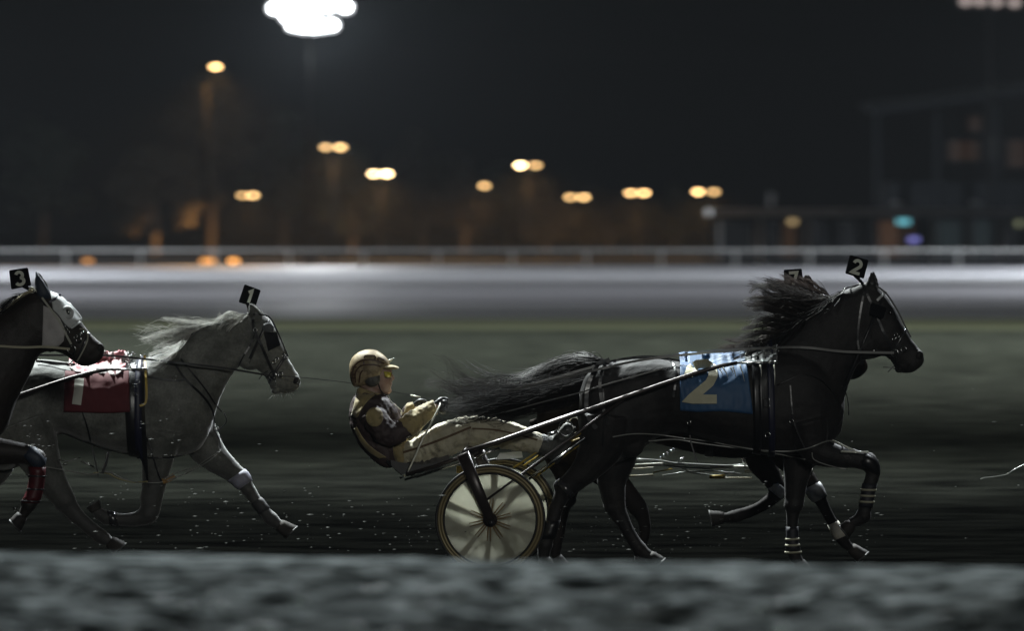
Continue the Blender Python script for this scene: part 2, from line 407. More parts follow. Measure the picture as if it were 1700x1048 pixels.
for (p, q, w_, h_, c, s, lab) in ((1500, 368, .85, .42, (.25, .85, 1.0), .7, "small glowing cyan sign on the pavilion front"), (1517, 398, .62, .40, (.35, .35, 1.0), .75, "small glowing violet sign below the cyan one"), (1316, 368, .5, .42, (1, .72, .35), .55, "small pale amber lamp under the pavilion roof"), (1692, 371, .4, .5, (.8, .85, .5), .25, "faint greenish lamp at the right end of the pavilion")):
    c0 = P(p, q, PY - .3)
    nm = "lit_sign" if 'sign' in lab else "wall_lamp"
    t = empty(nm, (c0.x, PY - .3, c0.z - h_ / 2), lab, nm.replace('_', ' '))
    mb = MB(); mb.box((c0.x, PY - .2, c0.z), (w_ + .1, .12, h_ + .1)); mb.build("housing", m_pole, t, False)
    mb = MB(); mb.box((c0.x, PY - .28, c0.z), (w_, .03, h_)); mb.build("panel", emis("sign_glow", c, s), t, False)
# small figures of light on the roof: pale spotlights turned off, catching the flood light
for (p, q, w_, h_, lab) in ((1281, 334, .35, .95, "pale upright cabinet standing on the left part of the pavilion roof"), (1490, 334, .7, .35, "pale box lamp on the middle of the pavilion roof"), (1621, 332, .8, .35, "pale box lamp on the right part of the pavilion roof")):
    c0 = P(p, q, PY + 1); zr = pz_(352) + .29
    mb = MB(); mb.box((c0.x, PY + 1, zr + .11), (.1, .1, .22)); mb.box((c0.x, PY + 1, zr + .2 + h_ / 2), (w_, .4, h_), M=Matrix.Rotation(.3 if w_ > .4 else .05, 3, 'Y'))
    tag(mb.build("roof_lamp", m_conc, None, False), lab, "roof lamp")
GYY = 470
def gx(p): return P(p, 400, GYY).x
def gz(q): return P(1500, q, GYY).z
gs = empty("grandstand", (gx(1600), GYY, 0), "large unlit grandstand looming behind the pavilion with a sloping canopy", "grandstand")
mb = MB(); mb.box(((gx(1480) + gx(1900)) / 2, GYY + 12, gz(300) / 2), (gx(1900) - gx(1480), 16, gz(300))); mb.build("tier", m_dark, gs, False)
mb = MB(); L = gx(1900) - gx(1450)
mb.add([(gx(1450), GYY, gz(190)), (gx(1900), GYY, gz(130)), (gx(1900), GYY + 18, gz(110)), (gx(1450), GYY + 18, gz(170)),
        (gx(1450), GYY, gz(184)), (gx(1900), GYY, gz(122)), (gx(1900), GYY + 18, gz(102)), (gx(1450), GYY + 18, gz(162))],
       [(0, 3, 2, 1), (4, 5, 6, 7), (0, 1, 5, 4), (1, 2, 6, 5), (2, 3, 7, 6), (3, 0, 4, 7)]); mb.build("roof", m_dark, gs, False)
for p in (1460, 1560, 1660, 1760):
    mb = MB(); mb.tube([(gx(p), GYY + 2, 0), (gx(p), GYY + 2, gz(170))], .25, 8); mb.build("column", m_dark, gs)
for (p, q, w_, h_, c) in ((1600, 250, 2.4, 1.6, (.5, .22, .1)), (1650, 245, .8, 1.8, (.55, .55, .5)), (1690, 255, 1.6, 2.2, (.45, .2, .1)), (1618, 205, .9, 1.2, (.5, .25, .15))):
    c0 = P(p, q, GYY + 3.9); mb = MB(); mb.box((c0.x, GYY + 3.9, c0.z), (w_, .1, h_)); mb.build("window", emis("dim_warm_window", c, .03), gs, False)
    mb = MB(); mb.box((c0.x, GYY + 4.1, c0.z), (w_ + .4, .2, h_ + .4)); mb.build("wall_panel", m_dark, gs, False)

# unseen masts added around the track: key and fill follow light on the horses
def side_mast(x, y, h, aim, power, cone, col, label):
    t = empty("floodlight_mast", (x, y, 0), label, "floodlight mast", "floodlight masts over the track")
    mb = MB(); mb.tube([(x, y, 0), (x, y, h)], [.32, .16], 10); mb.box((x, y, .25), (1, 1, .5)); mb.build("pole", m_pole, t)
    s = 1 if aim[1] > y else -1
    mb = MB(); mb.box((x, y + .25 * s, h - .6), (4, .14, .14)); mb.build("crossarm", m_pole, t, False)
    for k in range(4):
        xx = x - 1.6 + k * 1.06
        mb = MB(); mb.tube([(xx, y + .35 * s, h - .6), (xx, y + .5 * s, h - .66), (xx, y + .7 * s, h - .8)], [.14, .34, .44], 14); mb.build("floodlight", m_pole, t)
    point("floodlight_beam", (x, y + 1.1 * s, h - 1), col, power, .8 if y > 0 else 4.0, t, spot=cone, aim=aim, blend=1)
side_mast(-9, 55, 27, (-1, 45, 0), KEY, 86, (.93, 1.0, .98), "floodlight mast inside the track behind the grey horse, outside the picture")
side_mast(13, 62, 27, (2, 38, 0), KEY * .45, 76, (.90, .96, 1.0), "added floodlight mast inside the track ahead of the horses, outside the picture")  # second key lamp added, also brightens the apron
side_mast(15, -42, 21, (0, 40.5, 1), FILL, 14, (.98, .98, .92), "unseen fill floodlight mast added behind the photographer on the home side of the track")  # unseen fill lamp; its mast is added to carry it
side_mast(-15, 86, 20, (-5, 84, 0), 14000, 110, (.93, 1.0, .97), "added floodlight mast on the infield side behind the driver, outside the picture")  # masts from here on added to brighten infield, far lanes and rail
side_mast(17, 88, 20, (6, 86, 0), 14000, 110, (.93, 1.0, .97), "added floodlight mast on the infield side behind the black horse, outside the picture")
side_mast(-32, 118, 22, (-12, 118, 0), 55000, 150, (.93, 1.0, .95), "added floodlight mast on the infield far behind the grey horse, outside the picture")
side_mast(34, 122, 22, (12, 122, 0), 60000, 150, (.93, 1.0, .95), "added floodlight mast on the infield far ahead of the horses, outside the picture")
side_mast(-42, 222, 22, (-20, 222, 0), 42000, 140, (.92, .95, 1.0), "added floodlight mast beside the far lane at the left, outside the picture")
side_mast(42, 228, 22, (20, 228, 0), 42000, 140, (.92, .95, 1.0), "added floodlight mast beside the far lane at the right, outside the picture")
side_mast(-42, 308, 22, (-30, 306, 0), 150000, 140, (.90, .95, 1.0), "added floodlight mast near the far rail at the left, outside the picture")
side_mast(42, 312, 22, (30, 308, 0), 150000, 140, (.90, .95, 1.0), "added floodlight mast near the far rail at the right, outside the picture")
side_mast(-41, 352, 18, (-34, 356, 0), 50000, 140, (.90, .95, 1.0), "added floodlight mast close to the far rail at the left, outside the picture")
side_mast(41, 354, 18, (34, 358, 0), 50000, 140, (.90, .95, 1.0), "added floodlight mast close to the far rail at the right, outside the picture")
far_m = copy_tree(m1)  # unseen copy of the lit mast, added to light the far track
for ch in list(far_m.children):
    if ch.type == 'LIGHT' and ch.data.type == 'POINT': bpy.data.objects.remove(ch)
far_m.location = (52, 400, 0); far_m['label'] = "added floodlight mast, unseen on the far turn to the right of the grandstand"

# ------------------------------------------------------------------ night haze
def haze():
    m = bpy.data.materials.new("thin_night_haze"); m.use_nodes = True; t = m.node_tree; t.nodes.remove(t.nodes["Principled BSDF"])
    v = t.nodes.new("ShaderNodeVolumePrincipled"); v.inputs['Color'].default_value = (.75, .82, .9, 1); v.inputs['Density'].default_value = HAZE; v.inputs['Anisotropy'].default_value = .55
    t.links.new(v.outputs[0], t.nodes["Material Output"].inputs['Volume'])
    mb = MB(); mb.box((0, 310, 11.4), (900, 760, 25)); o = mb.build("haze", m, None, False); tag(o, kind='stuff')
    # volume is even: no stepping needed
HAZE = .00007
haze()
# ------------------------------------------------------------------ bodies grown from cross sections, fused into one surface
class Body:
    """cross sections are given by two outline points seen in the photograph; each becomes a real ellipse of given half width"""
    def __init__(s, Y): s.Y = Y; s.mb = MB()
    def loft(s, st, dy=0, n=4, seg=20, pw=2.3):
        """st: (ax,ay,bx,by,half width m)"""
        st = spline(st, n); Y = s.Y + dy; base = len(s.mb.v); cnt = len(st)
        for (ax, ay, bx, by, hw) in st:
            A = P(ax, ay, Y); B = P(bx, by, Y); c = (A + B) / 2; u = (A - B) / 2; v = Vector((0, hw, 0))
            for k in range(seg):
                a = 2 * math.pi * k / seg; ca, sa = math.cos(a), math.sin(a)
                e = 2 / pw
                s.mb.v.append(c + u * (abs(ca) ** e * (1 if ca > 0 else -1)) + v * (abs(sa) ** e * (1 if sa > 0 else -1)))
        for i in range(cnt - 1):
            for k in range(seg):
                a = base + i * seg + k; b = base + i * seg + (k + 1) % seg
                s.mb.f.append((a, b, b + seg, a + seg))
        s.mb.f.append(tuple(base + k for k in range(seg))[::-1]); s.mb.f.append(tuple(base + (cnt - 1) * seg + k for k in range(seg)))
        return s
    def limb(s, pts, dy=0, n=4, w=.85, dy2=None):
        """pts: (x,y,radius px[,extra depth])"""
        pts = [tuple(p) + (0,) * (4 - len(p)) for p in pts]; pts = spline(pts, n); q = []; base = len(s.mb.v); seg = 14; cnt = len(pts)
        for i, (x, y, r, d) in enumerate(pts):
            a = pts[max(i - 1, 0)]; b = pts[min(i + 1, cnt - 1)]
            tx, ty = b[0] - a[0], b[1] - a[1]; L = math.hypot(tx, ty) or 1; nx, ny = -ty / L, tx / L
            Y = s.Y + dy + d; c = P(x, y, Y); e = P(x + nx * r, y + ny * r, Y) - c; hw = e.length * w
            for k in range(seg):
                an = 2 * math.pi * k / seg
                s.mb.v.append(c + e * math.cos(an) + Vector((0, hw, 0)) * math.sin(an))
        for i in range(cnt - 1):
            for k in range(seg):
                a = base + i * seg + k; b = base + i * seg + (k + 1) % seg
                s.mb.f.append((a, b, b + seg, a + seg))
        s.mb.f.append(tuple(base + k for k in range(seg))[::-1]); s.mb.f.append(tuple(base + (cnt - 1) * seg + k for k in range(seg)))
        return s
    def lump(s, x, y, r, dy, sc_=(1, 1, 1)):
        c = P(x, y, s.Y + dy); rr = r / 235; s.mb.ball(c, rr, 14, sc_); return s
    def fuse(s, name, mat, parent, voxel=.012, smooth=4, dents=(), crumple=None):
        me = bpy.data.meshes.new("tmp"); me.from_pydata([tuple(v) for v in s.mb.v], [], s.mb.f); me.update()
        o = bpy.data.objects.new("tmp", me); COL.objects.link(o)
        bm = bmesh.new(); bm.from_mesh(me); bmesh.ops.recalc_face_normals(bm, faces=bm.faces[:]); bm.to_mesh(me); bm.free()
        md = o.modifiers.new("r", 'REMESH'); md.mode = 'VOXEL'; md.voxel_size = voxel; md.use_smooth_shade = True
        ms = o.modifiers.new("s", 'SMOOTH'); ms.factor = .5; ms.iterations = smooth
        dg = bpy.context.evaluated_depsgraph_get(); ev = o.evaluated_get(dg); m2 = bpy.data.meshes.new_from_object(ev)
        bpy.data.objects.remove(o)
        vs2 = [v.co.copy() for v in m2.vertices]; fs2 = [tuple(p.vertices) for p in m2.polygons]; nm = [v.normal.copy() for v in m2.vertices]
        for (px, py, dyy, rad, amt) in dents:       # pushes the surface in (-) or out (+) near a point
            c = P(px, py, s.Y + dyy); r_ = rad / 235
            for i, v in enumerate(vs2):
                d = (v - c).length
                if d < r_: q = 1 - (d / r_) ** 2; vs2[i] = v + nm[i] * amt * q * q
        if crumple:                                  # folds and creases of loose cloth, veins and dried mud on a coat
            am, sc1, sc2 = crumple
            for i, v in enumerate(vs2):
                w1 = noise.noise(Vector((v.x * sc1 + 3 * noise.noise(v * 3), v.y * sc1 * .6, v.z * sc1 * .8))); r1 = 1 - abs(w1) * 2.4
                vs2[i] = v + nm[i] * am * (r1 * .7 + noise.noise(v * sc2) * .5)
        bpy.data.meshes.remove(m2)
        ob = mesh(name, vs2, fs2, mat, parent)
        s.bvh = BVHTree.FromPolygons(vs2, fs2)
        return ob

class Skin:
    """lays straps and cloth on a fused body"""
    def __init__(s, body): s.b = body.bvh; s.Y = body.Y
    def hit(s, px, py, dflt):
        d = pdir(px, py).normalized(); h = s.b.ray_cast(CAM, d)
        if h[0] is None: return P(px, py, s.Y + dflt), False
        return h[0], True
    def path(s, pts, dflt, lift, n=5):
        q = spline(pts, n); out = []; hits = []
        for (x, y) in q:
            p, ok = s.hit(x, y, dflt); hits.append(ok); out.append(p)
        if any(hits):                               # where the strap leaves the body it keeps the depth it had
            ys = [p.y for p in out]; idx = [i for i, h in enumerate(hits) if h]
            for i in range(len(out)):
                if not hits[i]:
                    j = min(idx, key=lambda k: abs(k - i)); x, y = q[i]; out[i] = P(x, y, out[j].y)
        return [p + (CAM - p).normalized() * lift for p in out]
    def strap(s, name, pts, w, mat, parent, dflt=-.2, lift=.006, th=.004, n=5):
        """flat strap of width w (m) laid along photograph points"""
        c = s.path(pts, dflt, lift, n); mb = MB(); base = 0; vv = []
        for i, p in enumerate(c):
            t = (c[min(i + 1, len(c) - 1)] - c[max(i - 1, 0)]); t = Vector((t.x, 0, t.z)); t = t.normalized() if t.length > 1e-6 else Vector((1, 0, 0))
            u = Vector((-t.z, 0, t.x)) * w / 2; f = Vector((0, -th, 0))
            vv += [p + u, p + u + f, p - u + f, p - u]
        ff = []
        for i in range(len(c) - 1):
            for k in range(4):
                a = i * 4 + k; b = i * 4 + (k + 1) % 4; ff.append((a, b, b + 4, a + 4))
        ff += [(3, 2, 1, 0), tuple((len(c) - 1) * 4 + k for k in range(4))]
        mb.add(vv, ff); return mb.build(name, mat, parent, False) if name else mb
    def cord(s, name, pts, r, mat, parent, dflt=-.2, lift=.008, n=5):
        mb = MB(); mb.tube(s.path(pts, dflt, lift, n), r, 6); return mb.build(name, mat, parent)
    def band(s, name, A, B, w, mat, parent, dy=0, lift=.005, rows=2, seg=28, flare=0, maxr=1.0):
        """closed band round a limb, the head or the barrel through outline points A and B"""
        a = P(A[0], A[1], s.Y + dy); b = P(B[0], B[1], s.Y + dy); c = (a + b) / 2; u = (a - b).normalized(); nn = Vector((-u.z, 0, u.x)); yv = Vector((0, 1, 0))
        vv = []; ff = []
        def sec(off, lf):
            cc = c + nn * off; rr = []
            for k in range(seg):
                an = 2 * math.pi * k / seg; d = u * math.cos(an) + yv * math.sin(an)
                h = s.b.ray_cast(cc, d, maxr); rr.append(h[3] if h[0] is not None else None)
            ok = [x for x in rr if x is not None]; av = sorted(ok)[len(ok) // 2] if ok else .05
            rr = [x if x is not None else av for x in rr]
            rr = [(rr[k - 1] + rr[k] * 2 + rr[(k + 1) % seg]) / 4 for k in range(seg)]
            return [cc + (u * math.cos(2 * math.pi * k / seg) + yv * math.sin(2 * math.pi * k / seg)) * (rr[k] + lf) for k in range(seg)]
        offs = [w * (i / (rows - 1) - .5) for i in range(rows)]
        secs = [sec(offs[0], -.002)] + [sec(o_, lift) for o_ in offs] + [sec(offs[-1], -.002)]
        for q in secs: vv += q
        for i in range(len(secs) - 1):
            for k in range(seg):
                p = i * seg + k; q = i * seg + (k + 1) % seg; ff.append((p, q, q + seg, p + seg))
        return mesh(name, vv, ff, mat, parent)
    def sheet(s, name, top, bot, mat, parent, nx=26, ny=16, lift=.010, over=.06, wrink=.004, seed=1, dflt=-.2):
        """cloth hanging between two outlines, laid on the body and carried over the back to the far side"""
        tp = spline(top, 6); bt = spline(bot, 6)
        def at(l, t): k = t * (len(l) - 1); i = min(int(k), len(l) - 2); f = k - i; return tuple(a + (b - a) * f for a, b in zip(l[i], l[i + 1]))
        rows = []
        for j in range(ny + 1):
            r = []
            for i in range(nx + 1):
                a = at(tp, i / nx); b = at(bt, i / nx); t = j / ny
                x = a[0] + (b[0] - a[0]) * t; y = a[1] + (b[1] - a[1]) * t
                p, ok = s.hit(x, y, dflt); r.append([p, ok])
            rows.append(r)
        for i in range(nx + 1):                       # rows above the back take the depth of the next one below
            for j in range(ny - 1, -1, -1):
                if not rows[j][i][1]: q = rows[j][i]; q[0] = Vector((q[0].x, rows[j + 1][i][0].y + .03, q[0].z))
        vv = []; full = []
        for j in range(ny, -1, -1): full.append([rows[j][i][0] + Vector((0, -lift, 0)) + Vector((0, -1, .3)) * wrink * noise.noise(Vector((i * .5 + seed, j * .3, 0))) * 2 for i in range(nx + 1)])
        m = 5
        for j in range(1, m + 1):                     # over the spine
            t = j / m; r = []
            for i in range(nx + 1):
                p = full[ny][i]; yc = s.Y; r.append(Vector((p.x, p.y + (2 * yc - p.y - p.y) * t, p.z + over * .35 * math.sin(math.pi * t) + lift * .6 + wrink * 2 * noise.noise(Vector((i * .6 + seed, j * .9, 3))))))
            full.append(r)
        for j in range(1, ny): full.append([Vector((p.x, 2 * s.Y - p.y, p.z)) for p in full[ny - j]])
        for r in full: vv += r
        W = nx + 1; ff = [(j * W + i, j * W + i + 1, (j + 1) * W + i + 1, (j + 1) * W + i) for j in range(len(full) - 1) for i in range(nx)]
        o = mesh(name, vv, ff, mat, parent); md = o.modifiers.new("t", 'SOLIDIFY'); md.thickness = .005; md.offset = 0
        return o
def strokes(lines, w, fn, th=.004, step=3):
    """flat lettering from strokes; fn maps plate coordinates to world, out = away vector"""
    mb = MB()
    for ln in lines:
        q = []
        for i in range(len(ln) - 1):
            a, b = ln[i], ln[i + 1]; n = max(1, int(math.hypot(b[0] - a[0], b[1] - a[1]) / step))
            q += [(a[0] + (b[0] - a[0]) * k / n, a[1] + (b[1] - a[1]) * k / n) for k in range(n)]
        q.append(ln[-1]); vv = []; ff = []
        for i, p in enumerate(q):
            a = q[max(i - 1, 0)]; b = q[min(i + 1, len(q) - 1)]; tx, ty = b[0] - a[0], b[1] - a[1]; L = math.hypot(tx, ty) or 1
            # mitre at corners
            nx, ny = -ty / L, tx / L; k = 1
            if 0 < i < len(q) - 1:
                l1 = math.hypot(p[0] - a[0], p[1] - a[1]) or 1; ux, uy = (p[0] - a[0]) / l1, (p[1] - a[1]) / l1
                k = 1 / max(.5, abs(-uy * nx + ux * ny))
            e = w / 2 * k
            l_, r_ = fn(p[0] + nx * e, p[1] + ny * e), fn(p[0] - nx * e, p[1] - ny * e)
            o_ = Vector((0, -th, 0)); vv += [l_, l_ + o_, r_ + o_, r_]
        for i in range(len(q) - 1):
            for k in range(4): a = i * 4 + k; b = i * 4 + (k + 1) % 4; ff.append((a, b, b + 4, a + 4))
        ff += [(3, 2, 1, 0), tuple((len(q) - 1) * 4 + k for k in range(4))]; mb.add(vv, ff)
    return mb
def arc(cx, cy_, rx, ry, a0, a1, n=10): return [(cx + rx * math.cos(R(a0 + (a1 - a0) * i / n)), cy_ + ry * math.sin(R(a0 + (a1 - a0) * i / n))) for i in range(n + 1)]
DIG = {'2': [arc(.5, .33, .30, .25, 190, 360 + 25, 12) + [(.18, .92), (.86, .92)]],
       '3': [arc(.48, .30, .28, .22, 200, 360 + 80, 12), arc(.48, .70, .32, .24, -80, 160, 12)],
       '1': [[(.30, .28), (.58, .10), (.58, .97)]],
       '7': [[(.14, .10), (.84, .10), (.42, .97)]]}
def hair(name, guides, n, mat, parent, Y, jit=4, dj=.03, r=.0018, wav=3, seed=1, steps=9, lmin=.55, clump=0):
    """guides: list of strands [(x,y,depth)...] with equal point counts; strands grow between neighbours"""
    rnd = random.Random(seed); mb = MB(); G_ = [spline([tuple(p) + (0,) * (3 - len(p)) for p in g], 5) for g in guides]
    cl = [(rnd.random() * (len(G_) - 1), rnd.gauss(0, jit * 1.3), rnd.gauss(0, jit * 1.3), rnd.uniform(0, 6.28), rnd.uniform(1.5, 3.5), rnd.gauss(0, wav), rnd.uniform(.7, 1.08)) for _ in range(clump)] if clump else None
    for _ in range(n):
        lock = rnd.choice(cl) if cl and rnd.random() < .86 else None
        t = lock[0] + rnd.gauss(0, .035) if lock else rnd.random() * (len(G_) - 1)
        t = max(0, min(len(G_) - 1.001, t)); i = int(t); f = t - i
        L = rnd.uniform(lmin, 1.05) if rnd.random() < .8 else rnd.uniform(.3, 1.1)
        ph = rnd.uniform(0, 6.28); fr = rnd.uniform(1.5, 4); am = rnd.gauss(0, wav); ox, oy, od = rnd.gauss(0, jit * .5), rnd.gauss(0, jit * .5), rnd.gauss(0, dj); dev = (rnd.gauss(0, jit), rnd.gauss(0, jit), rnd.gauss(0, dj))
        if lock:
            k_ = .28; dev = (lock[1] + dev[0] * k_, lock[2] + dev[1] * k_, dev[2] * .6); ph = lock[3] + rnd.gauss(0, .15); fr = lock[4]; am = lock[5] + am * .2; ox *= .5; oy *= .5; L = lock[6] * (L if L < .6 else rnd.uniform(.88, 1.04))
        pts = []; m = len(G_[0]) - 1
        for k in range(steps + 1):
            u = k / steps * L * m; a = min(int(u), m - 1); g = u - a
            pa = [G_[i][a][c] * (1 - g) + G_[i][a + 1][c] * g for c in range(3)]; pb = [G_[i + 1][a][c] * (1 - g) + G_[i + 1][a + 1][c] * g for c in range(3)]
            q = [pa[c] * (1 - f) + pb[c] * f for c in range(3)]; s_ = k / steps
            x = q[0] + ox * .6 + dev[0] * s_ * 1.6 + am * s_ * math.sin(ph + fr * s_ * 3) * .5; y = q[1] + oy * .5 + dev[1] * s_ * 1.8 + am * s_ * math.cos(ph + fr * s_ * 3)
            pts.append(P(x, y, Y + q[2] + od + dev[2] * s_ * 2))
        rr = [r * (1 - .75 * (k / steps) ** 2) for k in range(steps + 1)]
        mb.tube(pts, rr, 3, False)
    return mb.build(name, mat, parent)
def plate(px, digit, parent, Y, mat, matn, shrink=1.0, stem=None, w=3.2, cut=1.0):
    """head number: px = four corners (top left, top right, bottom right, bottom left)"""
    q = [P(a, b, Y) for a, b in px]
    def at(u, v, d=0): return (q[0] * (1 - u) * (1 - v) + q[1] * u * (1 - v) + q[2] * u * v + q[3] * (1 - u) * v) + Vector((0, d, 0))
    # rounded corners
    o = []; rr = .07
    for (cu, cv, a0) in ((rr, rr, 180), (1 - rr, rr, 270), (1 - rr, 1 - rr, 0), (rr, 1 - rr, 90)):
        for k in range(5): a = R(a0 + 90 * k / 4); o.append((cu + rr * math.cos(a), cv + rr * math.sin(a)))
    n = len(o); mb = MB(); mb.add([at(u, v, -.005) for u, v in o] + [at(u, v, .005) for u, v in o], [tuple(range(n)), tuple(range(2 * n - 1, n - 1, -1))] + [(k, k + n, (k + 1) % n + n, (k + 1) % n) for k in range(n)])
    if stem: mb.tube([P(a, b, Y) for a, b in stem], [.022, .012, .012][:len(stem)], 6, flat=.4)
    pl = mb.build("number_plate", mat, parent, False)
    L = (q[1] - q[0]).length
    s_ = strokes([[(.5 + (a - .5) * .62, .5 + (b - .5) * .78 * shrink) for a, b in ln] for ln in DIG[digit]], .16, lambda u, v: at(u, v, -.0065), .003, .05)
    s_.build("numeral", matn, pl, False)
    return pl

# ------------------------------------------------------------------ coats, leather, cloth
def coat(name, c1, c2, leg=None, z0=.45, z1=.85, rough=.5, sheen=.3, spec=.4, scale=5, lowmix=1):
    m = mat(name, c1, rough, spec=spec, var=c2, scale=scale, detail=8, bump=.5, bscale=70, dist=.004, sheen=sheen)
    t = m.node_tree; b = t.nodes["Principled BSDF"]; src = b.inputs['Base Color'].links[0].from_socket; tc = [n for n in t.nodes if n.type == 'TEX_COORD'][0]
    sp = t.nodes.new("ShaderNodeTexNoise"); sp.inputs['Scale'].default_value = 55; sp.inputs['Detail'].default_value = 8; sp.inputs['Roughness'].default_value = .75; t.links.new(tc.outputs['Object'], sp.inputs[0])
    r2 = t.nodes.new("ShaderNodeValToRGB"); r2.color_ramp.elements[0].position = .38; r2.color_ramp.elements[0].color = (.72, .72, .70, 1); r2.color_ramp.elements[1].position = .62; r2.color_ramp.elements[1].color = (1.15, 1.15, 1.13, 1); t.links.new(sp.outputs[0], r2.inputs[0])
    mm = t.nodes.new("ShaderNodeMix"); mm.data_type = 'RGBA'; mm.blend_type = 'MULTIPLY'; mm.inputs[0].default_value = 1; t.links.new(src, mm.inputs[6]); t.links.new(r2.outputs[0], mm.inputs[7]); t.links.new(mm.outputs[2], b.inputs['Base Color'])
    if leg:
        t = m.node_tree; b = t.nodes["Principled BSDF"]; src = b.inputs['Base Color'].links[0].from_socket
        g = t.nodes.new("ShaderNodeNewGeometry"); sx = t.nodes.new("ShaderNodeSeparateXYZ"); t.links.new(g.outputs['Position'], sx.inputs[0])
        mr = t.nodes.new("ShaderNodeMapRange"); mr.inputs[1].default_value = z0; mr.inputs[2].default_value = z1; t.links.new(sx.outputs[2], mr.inputs[0])
        mx = t.nodes.new("ShaderNodeMix"); mx.data_type = 'RGBA'; t.links.new(mr.outputs[0], mx.inputs[0]); mx.inputs[6].default_value = (*leg, 1); t.links.new(src, mx.inputs[7])
        t.links.new(mx.outputs[2], b.inputs['Base Color'])
    return m
c_black = coat("black_coat", (.012, .011, .012), (.022, .020, .020), rough=.6, sheen=.08, spec=.25)
c_dkbay = coat("dark_bay_coat", (.014, .011, .010), (.024, .018, .015), rough=.55, sheen=.05, spec=.3)
c_brown = coat("brown_black_coat", (.022, .017, .014), (.034, .025, .02), leg=(.012, .01, .01), rough=.7, sheen=.0, spec=.12)
c_grey = coat("grey_coat", (.085, .088, .080), (.175, .18, .168), leg=(.045, .045, .044), z0=.35, z1=1.05, rough=.65, sheen=.5, scale=6.5)
soiled(c_grey, (.035, .036, .032), .48, .70, 11, .55); soiled(c_black, (.045, .042, .038), .56, .75, 12, .5); soiled(c_dkbay, (.045, .042, .038), .56, .75, 12, .5)
h_black = mat("black_hair", (.006, .0055, .0055), .5, spec=.18, var=(.016, .013, .012), scale=40)
h_mane = mat("dark_mane_hair", (.012, .0095, .0085), .45, spec=.3, var=(.032, .024, .020), scale=40)
h_brown = mat("brown_black_hair", (.035, .023, .017), .5, spec=.4, var=(.07, .045, .033), scale=40)
h_grey = mat("silver_hair", (.50, .50, .46), .5, spec=.4, var=(.30, .30, .28), scale=40)
l_black = mat("black_leather", (.010, .010, .012), .32, spec=.6, bump=.3, bscale=60, dist=.002)
l_shine = mat("worn_black_strap", (.03, .03, .033), .22, spec=.8)
l_blue = mat("dark_blue_webbing", (.012, .013, .035), .5)
steel = mat("bright_steel", (.55, .56, .55), .22, metal=1)
brass = mat("dull_brass", (.42, .30, .09), .4, metal=.6)
yellow = mat("yellow_strap", (.55, .38, .06), .5, var=(.40, .28, .05), scale=9)
grey_p = mat("grey_plastic_tube", (.24, .245, .23), .22, spec=.9, coat=.6)
pale_p = mat("pale_plastic_tube", (.75, .75, .66), .2, spec=.9, coat=1)
white_c = mat("white_cloth", (.62, .64, .64), .8, var=(.50, .52, .52), scale=12, bump=.4, bscale=25, dist=.006)
pinkw = mat("off_white_mesh_cloth", (.42, .40, .40), .85, var=(.52, .50, .49), scale=10, bump=.6, bscale=22, dist=.006)
navy_c = mat("dark_navy_cloth", (.02, .03, .05), .6, spec=.5)
blue_c = mat("blue_saddle_cloth", (.022, .075, .18), .6, var=(.032, .10, .22), scale=5, bump=.5, bscale=9, dist=.010, sheen=.1)
red_c = mat("red_saddle_cloth", (.075, .008, .012), .8, var=(.105, .012, .017), scale=5, bump=.4, bscale=9, dist=.010, sheen=.1)
red_b = mat("dark_red_boot", (.085, .007, .011), .45, spec=.4, var=(.05, .005, .008), scale=12)
cream_n = mat("cream_numeral", (.62, .60, .44), .7, var=(.52, .50, .36), scale=9)
black_pl = mat("black_plate", (.004, .004, .005), .7, spec=.08)
num_w = mat("white_numeral", (.66, .68, .60), .7)
hoof_m = mat("hoof_horn", (.03, .028, .026), .7, spec=.15, var=(.055, .05, .045), scale=14)
hoof_d = mat("dark_hoof_horn", (.016, .015, .014), .65, spec=.2, var=(.035, .03, .028), scale=14)
eye_m = mat("wet_dark_eye", (.008, .005, .004), .05, spec=1, coat=1)
skin_n = mat("dark_nostril", (.006, .004, .004), .7)
pink_c = mat("pink_and_white_cloth", (.50, .20, .22), .8, var=(.60, .55, .54), scale=11, detail=2, bump=.9, bscale=14, dist=.012, ramp=(.46, .54))
def ears(b, base1, base2, tip, dy, w=.03):
    mx = (base1[0] + base2[0]) / 2; my = (base1[1] + base2[1]) / 2; r = math.hypot(base1[0] - base2[0], base1[1] - base2[1]) / 2
    for s_ in (-1, 1):
        o = (0 if s_ < 0 else 3)
        pts = [(mx, my + 3, r * .9, 0), (mx + (tip[0] - mx) * .35, my + (tip[1] - my) * .35, r * 1.02, 0), (mx + (tip[0] - mx) * .7, my + (tip[1] - my) * .7, r * .66, 0), (tip[0], tip[1], 1.0, 0)]
        b.limb([(p[0] + o, p[1], p[2]) for p in pts], dy=dy * s_, w=.45)
HOOVES = []
def hoof(b, x, y, ang, r, dy, L=24):
    """pastern end in the body; the horn capsule itself is built afterwards, flat soled and shod"""
    dx, dy_ = math.cos(R(ang)), math.sin(R(ang))
    b.limb([(x - dx * 3, y - dy_ * 3, r * .78), (x + dx * L * .4, y + dy_ * L * .4, r * .85)], dy=dy, w=.95, n=3)
    HOOVES.append((b, x, y, ang, r, dy, L))
def joint(b, x, y, r, dy, hw=.9): b.lump(x, y, r, dy, (1, hw, 1))
